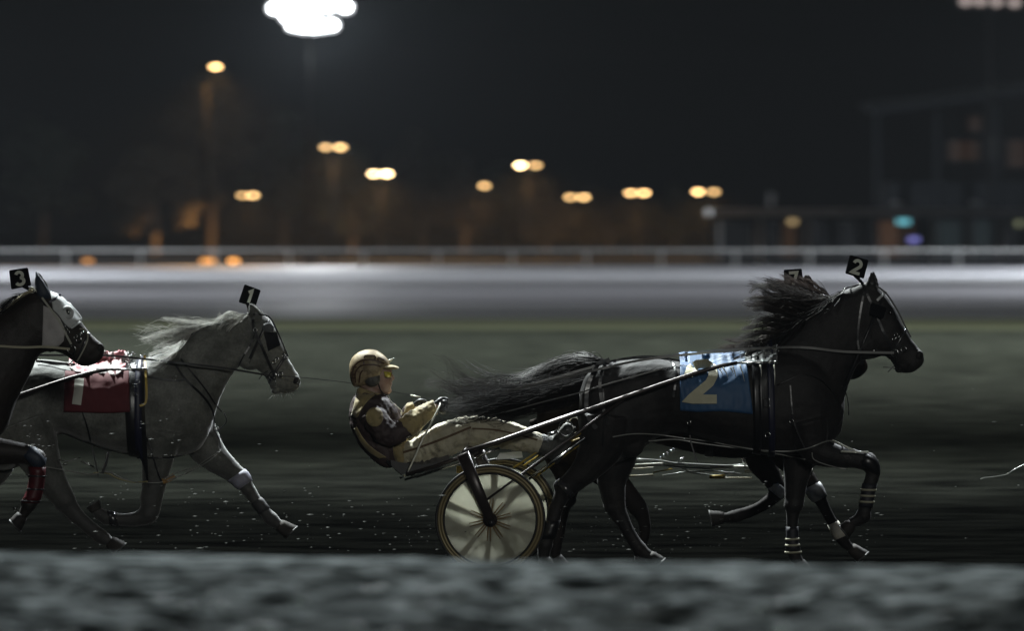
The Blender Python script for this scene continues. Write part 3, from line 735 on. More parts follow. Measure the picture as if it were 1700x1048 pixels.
def build_hooves(b, root, m):
    for (bb, x, y, ang, r, dy, L) in HOOVES:
        if bb is not b: continue
        dx, dy_ = math.cos(R(ang)), math.sin(R(ang)); nx, ny = -dy_, dx
        if ny * 1 + nx * 0 > 0 and False: nx, ny = -nx, -ny
        Y = b.Y + dy; mb = MB(); secs = []
        # toe side is longer than the heel side
        sx = 1 if (nx * 1 + ny * -.2) > 0 else -1
        for t, k, sk_ in ((.18, .95, 0), (.42, 1.10, .06), (.78, 1.22, .14), (1.0, 1.32, .20), (1.06, 1.30, .20)):
            c = (x + dx * L * t, y + dy_ * L * t); ring = []
            for i in range(16):
                a = 2 * math.pi * i / 16; u = math.cos(a) * r * k * sx; v = math.sin(a) * r * k * .92 / 235
                sh = sk_ * L * (math.cos(a)) * .55
                px, py = c[0] + nx * u + dx * sh, c[1] + ny * u + dy_ * sh
                q = P(px, py, Y); ring.append(Vector((q.x, q.y + v, q.z)))
            secs.append(ring)
        vv = [q for s_ in secs for q in s_]; ff = []
        for i in range(len(secs) - 1):
            for k in range(16): a = i * 16 + k; c2 = i * 16 + (k + 1) % 16; ff.append((a, c2, c2 + 16, a + 16))
        ff += [tuple(range(16))[::-1], tuple((len(secs) - 1) * 16 + k for k in range(16))]
        o = mesh("hoof", vv, ff, m, root)
        sh = MB(); ls = secs[-1]; sh.tube([ls[k] + (ls[k] - secs[-2][k]) * .4 for k in range(16)] + [ls[0] + (ls[0] - secs[-2][0]) * .4], .005, 5); sh.build("horseshoe", shoe_m, o)
shoe_m = mat("worn_steel_shoe", (.12, .12, .12), .55, metal=.8)
TR2 = [(966, 650, 968, 700, .09), (980, 620, 984, 752, .22), (1004, 603, 1012, 770, .275), (1040, 594, 1050, 758, .285), (1080, 591, 1090, 728, .275), (1120, 597, 1125, 720, .30),
       (1160, 602, 1165, 730, .32), (1200, 600, 1205, 740, .325), (1240, 590, 1245, 749, .30), (1280, 576, 1288, 756, .27), (1320, 575, 1328, 756, .25), (1360, 590, 1358, 748, .21), (1390, 635, 1378, 738, .14), (1402, 668, 1396, 718, .06)]
NK2 = [(1255, 584, 1330, 742, .21), (1285, 556, 1388, 706, .175), (1315, 531, 1402, 664, .145), (1350, 508, 1412, 630, .118), (1385, 489, 1424, 606, .10), (1420, 474, 1436, 598, .095), (1440, 468, 1450, 590, .08)]
HD2 = [(1438, 467, 1427, 592, .065), (1455, 474, 1436, 598, .09), (1470, 489, 1450, 596, .10), (1483, 508, 1462, 592, .095), (1494, 528, 1472, 592, .08), (1504, 548, 1479, 599, .066), (1514, 565, 1484, 607, .058),
       (1523, 576, 1488, 614, .055), (1531, 586, 1496, 619, .05), (1534, 597, 1508, 620, .04), (1531, 606, 1518, 617, .02)]
def shift(l, dx, dy, s=1.0, c=(0, 0)): return [((a - c[0]) * s + c[0] + dx, (b - c[1]) * s + c[1] + dy, (d - c[0]) * s + c[0] + dx, (e - c[1]) * s + c[1] + dy, w) for a, b, d, e, w in l]
def face(b, root, eye, nos, mouth, r=3.6, hw=.085, pale=None):
    sk = Skin(b)
    p, ok = sk.hit(nos[0], nos[1], -.05)
    for yy in ((p.y,) if ok else ()):
        mb = MB(); mb.ring(p + Vector((.004, .003, 0)), (.45, 1, .1), .026, .007, 18, 8); 
        mb.build("nostril_rim", root.children[0].data.materials[0], root)
    for s_ in (-1, 1):
        p, ok = sk.hit(eye[0], eye[1], -.1)
        if s_ > 0: p = Vector((p.x, 2 * b.Y - p.y, p.z))
        mb = MB(); mb.ball(p + Vector((0, -.004 * s_ * -1, 0)), r / 235, 12, (1, .6, .9)); mb.build("eye", eye_m, root)
        p, ok = sk.hit(nos[0], nos[1], -.05)
        if s_ > 0: p = Vector((p.x, 2 * b.Y - p.y, p.z))
        mb = MB(); mb.ball(p, 5.2 / 235, 12, (.8, .35, 1.25), Matrix.Rotation(R(25), 3, 'Y')); mb.build("nostril", skin_n, root)
    sk.cord("mouth_line", mouth, .0014, skin_n, root, -.05, .0005)
    return sk
def torus(name, px, py, r, t, m, root, sk, lift=.012, dflt=-.15):
    p, ok = sk.hit(px, py, dflt); mb = MB(); mb.ring(p + Vector((0, -lift, 0)), (0.25, 1, 0), r / 235, t / 235, 18, 6); return mb.build(name, m, root)
def buckle(px, py, w, h, m, root, sk, lift=.012):
    p, ok = sk.hit(px, py, -.25); p = p + Vector((0, -lift, 0)); a, b = w / 470, h / 470
    mb = MB(); mb.tube([p + Vector(v) for v in ((-a, 0, -b), (a, 0, -b), (a, 0, b), (-a, 0, b), (-a, 0, -b))], .0022, 5); return mb.build("buckle", m, root)
def glint_tack(root, sk, x0, x1, y0, y1, n, seed, m1=steel):
    """terrets, rings and buckles crowded on the saddle"""
    rnd = random.Random(seed)
    for k in range(n):
        x, y = rnd.uniform(x0, x1), rnd.uniform(y0, y1)
        p, ok = sk.hit(x, y, -.05); mb = MB(); ax = (rnd.uniform(-1, 1), rnd.uniform(-1, 1), rnd.uniform(-.6, .6))
        mb.ring(p + Vector((0, -.015, .006)), ax, rnd.uniform(.010, .018), .0035, 14, 6); mb.build("ring", m1, root)

# ---------------------------------------------------------------- number 2, black, nearest
def horse2():
    Y = 40.2; root = empty("horse", (P(1200, 950, Y).x, Y, 0), "glossy black horse at the right wearing head number 2 and a blue cloth", "horse", "harness racing horses")
    b = Body(Y)
    b.loft(TR2, seg=28); b.loft(NK2, seg=24); b.loft(HD2, seg=22)
    b.lump(1432, 572, 25, -.045, (1, .5, 1)); b.lump(1432, 572, 25, .045, (1, .5, 1))        # cheek
    b.lump(1340, 690, 44, -.13, (.8, .55, 1.25)); b.lump(1340, 690, 44, .13, (.8, .55, 1.25))    # shoulder
    b.lump(1012, 668, 52, -.13, (1, .6, 1.3)); b.lump(1012, 668, 52, .13, (1, .6, 1.3))
    b.lump(1046, 735, 26, -.15, (1, .6, 1))
    b.lump(1523, 589, 9, -.03, (1, .5, 1)); b.lump(1523, 589, 9, .03, (1, .5, 1)); b.lump(1494, 613, 7.5, 0, (1.2, 2.5, .8)); ears(b, (1439, 484), (1456, 484), (1447, 450), .035)
    # fore legs
    b.limb([(1338, 700, 38), (1352, 744, 27), (1385, 757, 20), (1418, 762, 16), (1443, 770, 14.5), (1449, 786, 12), (1442, 812, 11), (1438, 838, 10.5), (1432, 856, 11.5), (1420, 868, 9)], dy=-.15); hoof(b, 1417, 866, 132, 10, -.15, 22)
    b.limb([(1330, 700, 36), (1326, 760, 27), (1321, 805, 19), (1318, 836, 15), (1316, 860, 10.5), (1315, 895, 10), (1317, 915, 11.5), (1323, 932, 9)], dy=.12); hoof(b, 1325, 930, 62, 10, .12, 22)
    # hind legs
    b.limb([(1008, 690, 50), (1000, 738, 40), (972, 780, 25), (940, 812, 17), (926, 838, 12), (916, 872, 11), (906, 903, 12), (902, 925, 9.5)], dy=-.15); hoof(b, 902, 924, 70, 10.5, -.15, 24)
    b.limb([(1020, 700, 48), (1022, 756, 36), (1016, 800, 25), (1022, 842, 17), (1036, 870, 12), (1050, 895, 11), (1062, 912, 11.5), (1074, 922, 9)], dy=.12); hoof(b, 1074, 920, 38, 10, .12, 24)
    for (x, y, r, d) in ((1441, 767, 16, -.15), (1434, 857, 12.5, -.15), (1318, 838, 17, .12), (1316, 913, 12.5, .12), (938, 812, 18, -.15), (927, 806, 9, -.15), (905, 905, 13, -.15), (1018, 840, 17, .12), (1061, 911, 12.5, .12)): joint(b, x, y, r, d)
    b.fuse("body", c_black, root, .0105, 3, crumple=(.0035, 7, 22), dents=[(1478, 520, -.09, 14, -.008), (1488, 540, -.08, 16, .006), (1450, 545, -.1, 30, -.006), (1396, 640, -.1, 40, -.01), (1300, 650, -.25, 50, -.012), (1080, 680, -.3, 60, -.014), (1150, 625, -.25, 60, .012), (1508, 611, -.04, 8, -.006), (1510, 590, -.05, 12, -.005), (1472, 590, -.09, 14, -.008)])
    build_hooves(b, root, hoof_d)
    sk = face(b, root, (1478, 519), (1525, 590), [(1488, 604), (1500, 606), (1514, 611), (1524, 610)])
    # bridle
    br = sk.strap("bridle", [(1433, 473), (1441, 492), (1452, 515), (1464, 545), (1476, 570), (1486, 586)], .018, l_shine, root)
    sk.band("noseband", (1504, 546), (1477, 592), .020, l_shine, root)
    sk.band("browband", (1468, 484), (1424, 588), .018, l_black, root)
    sk.strap("browband", [(1456, 499), (1464, 491), (1472, 484)], .016, mat("white_browband", (.5, .52, .52), .4), root, -.09, .012)
    sk.strap("overcheck_strap", [(1446, 470), (1470, 486), (1490, 516), (1503, 543), (1512, 560)], .012, l_shine, root, -.02)
    sk.strap("throat_strap", [(1436, 478), (1428, 520), (1424, 565), (1430, 598)], .014, l_black, root)
    p, ok = sk.hit(1458, 515, -.1); mb = MB(); q = [p + Vector(v) for v in ((-.045, -.015, .055), (.055, -.07, .02), (.03, -.07, -.06), (-.06, -.015, -.03))]
    mb.add(q + [v + Vector((0, -.006, 0)) for v in q], [(0, 1, 2, 3), (7, 6, 5, 4), (0, 4, 5, 1), (1, 5, 6, 2), (2, 6, 7, 3), (3, 7, 4, 0)]); mb.build("blinker", l_black, root, False)
    torus("bit_ring", 1485, 586, 6, 1.3, steel, root, sk); torus("bit_ring", 1500, 580, 4.5, 1, steel, root, sk)
    sk.cord("bit_cheek", [(1487, 592), (1489, 602), (1480, 612), (1474, 618)], .0035, steel, root)
    sk.cord("chin_strap", [(1466, 610), (1480, 611), (1496, 618)], .003, l_shine, root)
    for (x, y) in ((1490, 560), (1487, 556), (1484, 563)): torus("buckle_ring", x, y, 2.6, .8, steel, root, sk)
    sk.cord("steel_link", [(1430, 587), (1440, 586), (1450, 583), (1456, 580)], .004, steel, root)
    plate([(1411, 423), (1442, 432), (1434, 463), (1403, 454)], '2', root, Y - .03, black_pl, num_w, 1, [(1420, 456), (1426, 464), (1433, 472)])
    sk.cord("check_rein", [(1432, 471), (1414, 476), (1396, 484), (1340, 530), (1290, 560), (1250, 580)], .006, l_shine, root, -.02)
    # saddle, girths, cloth
    cl = sk.sheet("saddle_cloth", [(1129, 592), (1150, 591), (1180, 594), (1215, 592), (1238, 588)], [(1129, 682), (1160, 684), (1200, 683), (1250, 688)], blue_c, root, 36, 20, .014, .04, .004, 3)
    skc = Skin(b)
    def on(x, y):
        p, ok = skc.hit(x, y, -.3); return p + (CAM - p).normalized() * .030
    s_ = strokes([[(1143, 624), (1147, 612), (1158, 605), (1172, 604), (1182, 611), (1184, 624), (1178, 636), (1146, 663), (1190, 663)]], 15, on, .003, 3); s_.build("numeral", cream_n, cl, False)
    for (A, B, w, m) in (((1252, 583), (1256, 750), .055, l_black), ((1276, 577), (1280, 754), .045, l_blue)): sk.band("girth", A, B, w, m, root, lift=.016, rows=4, seg=48)
    sk.band("saddle", (1264, 580), (1268, 752), .10, l_black, root, lift=.008, rows=4, seg=48)
    buckle(1272, 669, 10, 14, steel, root, sk, .03); torus("girth_ring", 1274, 722, 4, 1, steel, root, sk, .03)
    glint_tack(root, sk, 1236, 1290, 580, 600, 13, 4)
    mb = MB(); c = P(1258, 574, Y); mb.ring(c, (1, .3, 0), .035, .006, 18, 6); mb.tube([P(1240, 586, Y - .05), P(1250, 572, Y - .03), P(1262, 568, Y), P(1275, 578, Y - .04)], .007, 6); mb.build("terret", pale_p, root)
    pad = sk.sheet("saddle_pad", [(1236, 590), (1252, 583), (1270, 578), (1290, 576)], [(1238, 606), (1255, 604), (1272, 602), (1290, 600)], mat("grey_saddle_pad", (.26, .28, .28), .6, var=(.06, .065, .07), scale=26, detail=3, bump=1, bscale=30, dist=.01, ramp=(.44, .56)), root, 20, 8, .026, .03, .012, 7)
    for (x0, y0, x1, y1) in ((1194, 612, 1200, 624), (1200, 610, 1209, 628), (1212, 610, 1218, 622), (1216, 608, 1222, 628), (1228, 606, 1236, 634), (1262, 606, 1264, 626), (1285, 606, 1286, 640)):
        mb = MB(); mb.tube([P(x0, y0, Y - .37), P((x0 + x1) / 2 + 1, (y0 + y1) / 2, Y - .375), P(x1, y1, Y - .37)], [.006, .004, .0015], 5); mb.build("dangling_strap", pale_p, root)
    # breeching
    sk.strap("breeching", [(1012, 597), (994, 606), (981, 628), (974, 655), (976, 690), (990, 712)], .030, l_shine, root)
    sk.strap("breeching", [(1012, 597), (1000, 615), (996, 640), (1000, 672), (1010, 706)], .022, l_black, root)
    sk.strap("back_strap", [(1000, 604), (1040, 596), (1080, 593), (1125, 599), (1180, 603), (1240, 592)], .022, l_shine, root, -.02, .010)
    sk.strap("hip_strap", [(1108, 596), (1118, 606), (1122, 625), (1118, 660)], .014, l_black, root)
    # hobbles and their hangers
    sk.cord("hobble", [(1017, 726), (1050, 721), (1090, 722), (1135, 728), (1175, 733), (1217, 741), (1270, 750), (1336, 763)], .0055, grey_p, root, -.30, .02)
    sk.cord("hobble", [(1077, 733), (1120, 730), (1160, 736), (1230, 745), (1300, 750), (1340, 745), (1380, 732), (1412, 748)], .0055, grey_p, root, -.30, .02)
    sk.cord("hobble", [(1348, 752), (1352, 764), (1378, 774), (1408, 780)], .005, grey_p, root, -.2)
    sk.strap("hobble_strap", [(1144, 684), (1144, 700), (1146, 728), (1150, 745), (1158, 768)], .010, l_black, root, -.3); torus("hobble_ring", 1144, 702, 3, .8, steel, root, sk, .02)
    sk.strap("hobble_strap", [(1001, 645), (1004, 690), (1003, 705), (1000, 745)], .010, l_black, root, -.3)
    sk.cord("breast_strap", [(1290, 640), (1340, 622), (1380, 648), (1398, 690), (1392, 708)], .004, l_black, root); sk.cord("trailing_strap", [(1398, 640), (1407, 662), (1409, 690)], .0035, l_black, root)
    sk.strap("hobble_strap", [(1312, 640), (1318, 700), (1336, 744)], .010, l_black, root); torus("hobble_ring", 1314, 700, 3.5, .9, steel, root, sk, .02)
    p = P(1384, 732, Y - .2); mb = MB(); mb.tube([P(1382, 731, Y - .27), P(1400, 740, Y - .28), P(1420, 749, Y - .27)], .006, 6); mb.build("knee_strap", pale_p, root); mb = MB(); mb.tube([P(1396, 750, Y - .26), P(1420, 751, Y - .27), P(1442, 751, Y - .26)], .007, 6); mb.build("knee_strap", pale_p, root)
    # boots
    bt = mat("black_leg_bandage", (.012, .012, .018), .6, bump=.4, bscale=40, dist=.003); st = mat("cream_bandage_stripe", (.36, .35, .26), .8)
    o = sk.band("boot", (1427, 822), (1452, 824), .17, bt, root, -.15, .006, 6, 18, maxr=.09)
    for yy in (813, 823, 833): sk.band("stripe", (1427, yy), (1451, yy + 1), .014, st, o, -.15, .012, 2, 18, maxr=.09)
    o = sk.band("boot", (1304, 895), (1327, 895), .17, bt, root, .12, .006, 6, 18, maxr=.09)
    for yy in (896, 906, 918): sk.band("stripe", (1304, yy), (1327, yy - 1), .014, st, o, .12, .012, 2, 18, maxr=.09)
    sk.band("knee_boot", (1430, 762), (1456, 776), .10, l_black, root, -.15, .008, 4, 18, maxr=.11)
    sk.band("hock_boot", (928, 800), (950, 824), .05, l_shine, root, -.15, .006, 3, 18, maxr=.12)
    sk.band("hind_boot", (904, 880), (928, 880), .13, l_black, root, -.15, .007, 4, 18, maxr=.09)
    # hair
    M = [[(1378, 494, 0), (1348, 494, 0), (1320, 492, .02), (1296, 486, .04)], [(1362, 502, 0), (1328, 494, 0), (1294, 487, .02), (1264, 480, .04)],
         [(1345, 512, 0), (1312, 498, 0), (1280, 490, 0), (1248, 487, .02)], [(1330, 524, 0), (1300, 516, 0), (1272, 510, 0), (1248, 512, 0)], [(1318, 536, 0), (1292, 532, 0), (1266, 532, 0), (1242, 536, 0)],
         [(1302, 548, 0), (1276, 550, 0), (1250, 556, 0), (1226, 562, 0)], [(1286, 560, 0), (1260, 566, 0), (1234, 572, 0), (1206, 572, 0)], [(1270, 574, 0), (1244, 578, 0), (1220, 582, 0), (1192, 584, 0)]]
    hair("mane", M, 1150, h_mane, root, Y - .02, 4.5, .035, .0021, 6, 11, 11, clump=24)
    hair("mane", [[(a[0], a[1], a[2]) for a in g[:3]] + [(g[3][0] - 18, g[3][1] + 6 - i * .6, g[3][2])] for i, g in enumerate(M)], 130, h_mane, root, Y - .02, 7, .04, .0016, 12, 14, 12, .7, clump=9)
    M2 = [[(1400, 482, -.05), (1385, 500, -.1), (1360, 515, -.12), (1335, 520, -.12)], [(1360, 505, -.05), (1345, 525, -.13), (1320, 545, -.15), (1290, 556, -.14)], [(1310, 545, -.05), (1300, 562, -.14), (1280, 578, -.17), (1255, 590, -.17)]]
    hair("forelock", M2, 130, h_black, root, Y, 5, .02, .002, 3, 12, 8, clump=14)
    T = [[(982, 628, 0), (950, 634, -.02), (900, 648, -.06), (845, 660, -.1), (790, 668, -.14), (748, 676, -.16)], [(978, 645, 0), (935, 655, -.03), (885, 662, -.08), (835, 670, -.12), (785, 680, -.15), (742, 688, -.17)], [(976, 662, 0), (930, 676, -.03), (880, 682, -.08), (830, 684, -.12), (785, 690, -.15), (738, 694, -.17)]]
    hair("tail", T, 640, h_black, root, Y, 5, .03, .0022, 9, 13, 13, .6, clump=26)
    return b
B2 = horse2()

# ---------------------------------------------------------------- number 7, behind it
def horse7():
    Y = 41.55; root = empty("horse", (P(1100, 950, Y).x, Y, 0), "dark brown horse mostly hidden behind the black one, wearing head number 7", "horse", "harness racing horses")
    b = Body(Y)
    b.loft(shift(TR2, -84, 8, .965, (1200, 650)), seg=24); nk = shift(NK2, -92, 10, .965, (1300, 600)); nk = [(a + 14 * f, b_ + 46 * f, c, d, w) for (a, b_, c, d, w), f in zip(nk, (.9, 1, .95, .7, .35, .1, 0))]; b.loft(nk, seg=20); b.loft(shift(HD2, -90, 14, .965, (1450, 520)), seg=20)
    ears(b, (1333, 482), (1350, 484), (1337, 452), .035)
    b.limb([(1270, 700, 36), (1300, 750, 26), (1330, 785, 18), (1354, 816, 13.5), (1368, 842, 9.5), (1384, 872, 9), (1396, 893, 10.5), (1408, 908, 8)], dy=-.12); hoof(b, 1408, 907, 36, 9.5, -.12, 28)
    b.limb([(1256, 700, 36), (1262, 760, 26), (1280, 792, 18), (1291, 815, 14), (1272, 836, 10), (1245, 850, 9.5), (1222, 857, 10.5), (1206, 860, 8)], dy=.14); hoof(b, 1206, 860, 178, 10, .14, 24)
    b.limb([(930, 690, 48), (965, 748, 36), (1010, 790, 24), (1056, 838, 16), (1068, 862, 11), (1070, 885, 10), (1062, 905, 10.5), (1060, 920, 8.5)], dy=-.12); hoof(b, 1060, 918, 70, 9.5, -.12, 22)
    b.limb([(925, 690, 48), (935, 748, 36), (944, 790, 24), (940, 826, 16), (934, 850, 11), (928, 885, 10), (922, 908, 10.5), (922, 924, 8.5)], dy=.12); hoof(b, 922, 922, 60, 9.5, .12, 22)
    for (x, y, r, d) in ((1354, 818, 15.5, -.12), (1398, 895, 11.5, -.12), (1292, 813, 15.5, .14), (1220, 858, 11.5, .14), (1058, 842, 17, -.12), (1064, 904, 11.5, -.12), (941, 828, 17, .12)): joint(b, x, y, r, d)
    b.fuse("body", c_brown, root, .012, 3, crumple=(.003, 7, 22))
    build_hooves(b, root, hoof_d)
    sk = face(b, root, (1384, 532), (1430, 602), [(1395, 615), (1408, 618), (1420, 622)])
    sk.band("browband", (1372, 494), (1335, 598), .018, l_black, root); sk.band("noseband", (1412, 556), (1386, 602), .018, l_black, root)
    sk.strap("bridle", [(1342, 486), (1360, 525), (1380, 580), (1390, 596)], .016, l_black, root)
    plate([(1301, 448), (1331, 446), (1334, 477), (1303, 479)], '7', root, Y - .03, black_pl, num_w, 1, [(1318, 474), (1326, 484), (1334, 488)])
    sk.strap("poll_strap", [(1352, 484), (1362, 478), (1370, 484), (1376, 496)], .016, l_shine, root, -.02)
    sk.band("girth", (1172, 588), (1176, 750), .06, l_black, root, lift=.012, rows=3, seg=40)
    # level hobbles of pale tube with their sprung hangers
    mb = MB(); d = Y + .33
    for pts, r in (([(1050, 763), (1075, 764), (1098, 766), (1120, 770), (1160, 772), (1200, 774), (1260, 772)], .009), ([(1031, 773), (1062, 773), (1090, 771), (1130, 776), (1175, 778), (1212, 776), (1260, 776), (1302, 779)], .010), ([(1100, 790), (1140, 784), (1180, 782), (1230, 788)], .006), ([(1120, 772), (1150, 786), (1190, 790), (1220, 784)], .005)):
        mb = MB(); mb.tube([P(x, y, d) for x, y in pts], r, 8); mb.build("hobble", grey_p, root)
    for pts, r in (([(1031, 773), (1050, 773), (1070, 772), (1100, 771)], .011), ([(1218, 775), (1250, 776), (1278, 777), (1300, 779)], .010), ([(1236, 783), (1262, 784), (1284, 789), (1300, 793)], .013)): mb = MB(); mb.tube([P(x, y, d - .02) for x, y in pts], r, 8); mb.build("hobble", pale_p, root)
    tan_t = mat("tan_tube", (.25, .22, .14), .4)
    for pts, r in (([(1024, 788), (1046, 791), (1085, 789)], .007), ([(1040, 779), (1070, 778), (1085, 776)], .005), ([(1190, 794), (1248, 794)], .006)): mb = MB(); mb.tube([P(x, y, d + .03) for x, y in pts], r, 8); mb.build("hobble", tan_t, root)
    mb = MB(); mb.tube([P(1084, 785, d - .03), P(1100, 782, d - .03), P(1116, 779, d - .03)], .006, 6); mb.tube([P(1178, 792, d - .03), P(1204, 792, d - .03)], .016, 6, flat=.4); mb.build("hobble_tape", yellow, root)
    for k, (x, y) in enumerate(((1098, 762), (1103, 757), (1109, 754), (1114, 750), (1119, 747))):
        mb = MB(); mb.ring(P(x, y, d - .03), (.8, .2, .55), .013, .004, 12, 6); mb.build("hanger_coil", steel, root)
    mb = MB(); mb.tube([P(1126, 768, d), P(1130, 763, d), P(1136, 760, d)], .008, 6); mb.build("steel_clip", steel, root)
    mb = MB(); mb.tube([P(1228, 757, d), P(1234, 764, d), P(1236, 774, d)], .010, 6); mb.build("steel_clip", steel, root)
    lg = mat("grey_leg_boot", (.42, .43, .44), .5, var=(.22, .22, .23), scale=14)
    sk.band("boot", (1372, 846), (1350, 816), .13, lg, root, -.12, .007, 4, 18, maxr=.09) if 0 else sk.band("boot", (1346, 822), (1366, 812), .12, lg, root, -.12, .007, 4, 18, maxr=.09)
    sk.band("bandage", (1382, 884), (1400, 876), .12, mat("pale_bandage", (.4, .38, .33), .8), root, -.12, .007, 4, 18, maxr=.08)
    sk.band("knee_boot", (1282, 806), (1302, 822), .08, lg, root, .14, .008, 4, 18, maxr=.1)
    mb = MB(); mb.ball(P(1350, 771, Y - .2), .022, 10, (.8, .6, 1.2)); mb.tube([P(1350, 771, Y - .21), P(1348, 784, Y - .2), P(1342, 794, Y - .2)], .008, 6); mb.build("steel_clip", steel, root)
    hair('mane_lock', [[(1300, 560, 0), (1270, 560, 0), (1240, 566, 0), (1205, 560, 0)], [(1290, 575, 0), (1262, 574, 0), (1232, 576, 0), (1192, 574, 0)], [(1275, 592, 0), (1250, 588, 0), (1222, 586, 0), (1186, 588, 0)]], 260, h_brown, root, Y - .5, 4, .03, .002, 3, 25, 9, clump=12)
    M = [[(1384, 494, 0), (1362, 482, 0), (1338, 476, 0), (1312, 470, 0)], [(1366, 496, 0), (1338, 482, 0), (1310, 473, 0), (1284, 464, 0)], [(1350, 500, 0), (1325, 487, 0), (1298, 480, 0), (1268, 474, 0)], [(1320, 512, 0), (1298, 498, 0), (1275, 492, 0), (1252, 490, 0)], [(1290, 530, 0), (1270, 520, 0), (1250, 516, 0), (1230, 520, 0)]]
    hair("mane", M, 700, h_brown, root, Y - .45, 4, .03, .002, 3, 21, 9, clump=16)
    T = [[(1002, 598, -.25), (975, 594, -.2), (940, 600, -.1), (900, 614, 0), (860, 632, 0), (800, 640, 0), (752, 624, 0)], [(1000, 602, -.25), (965, 602, -.2), (930, 612, -.1), (890, 630, 0), (845, 640, 0), (795, 644, 0), (745, 634, 0)],
         [(985, 612, -.2), (950, 618, -.15), (915, 630, -.1), (875, 642, 0), (835, 650, 0), (790, 656, 0), (742, 660, 0)], [(965, 630, -.15), (935, 638, -.1), (900, 648, -.1), (865, 656, 0), (825, 664, 0), (785, 668, 0), (745, 672, 0)]]
    hair("tail", T, 760, h_black, root, Y, 6, .04, .0023, 11, 22, 14, .5, clump=30)
    hair("tail", [[(880, 636, 0), (840, 640, 0), (800, 634, 0), (764, 618, 0), (742, 622, 0), (752, 640, 0)], [(870, 644, 0), (830, 650, 0), (790, 650, 0), (752, 640, 0), (722, 618, 0), (700, 604, 0)], [(860, 654, 0), (820, 664, 0), (780, 668, 0), (750, 662, 0), (735, 672, 0), (730, 690, 0)]], 110, h_mane, root, Y, 7, .05, .0014, 14, 23, 12, .7, clump=8)
horse7()

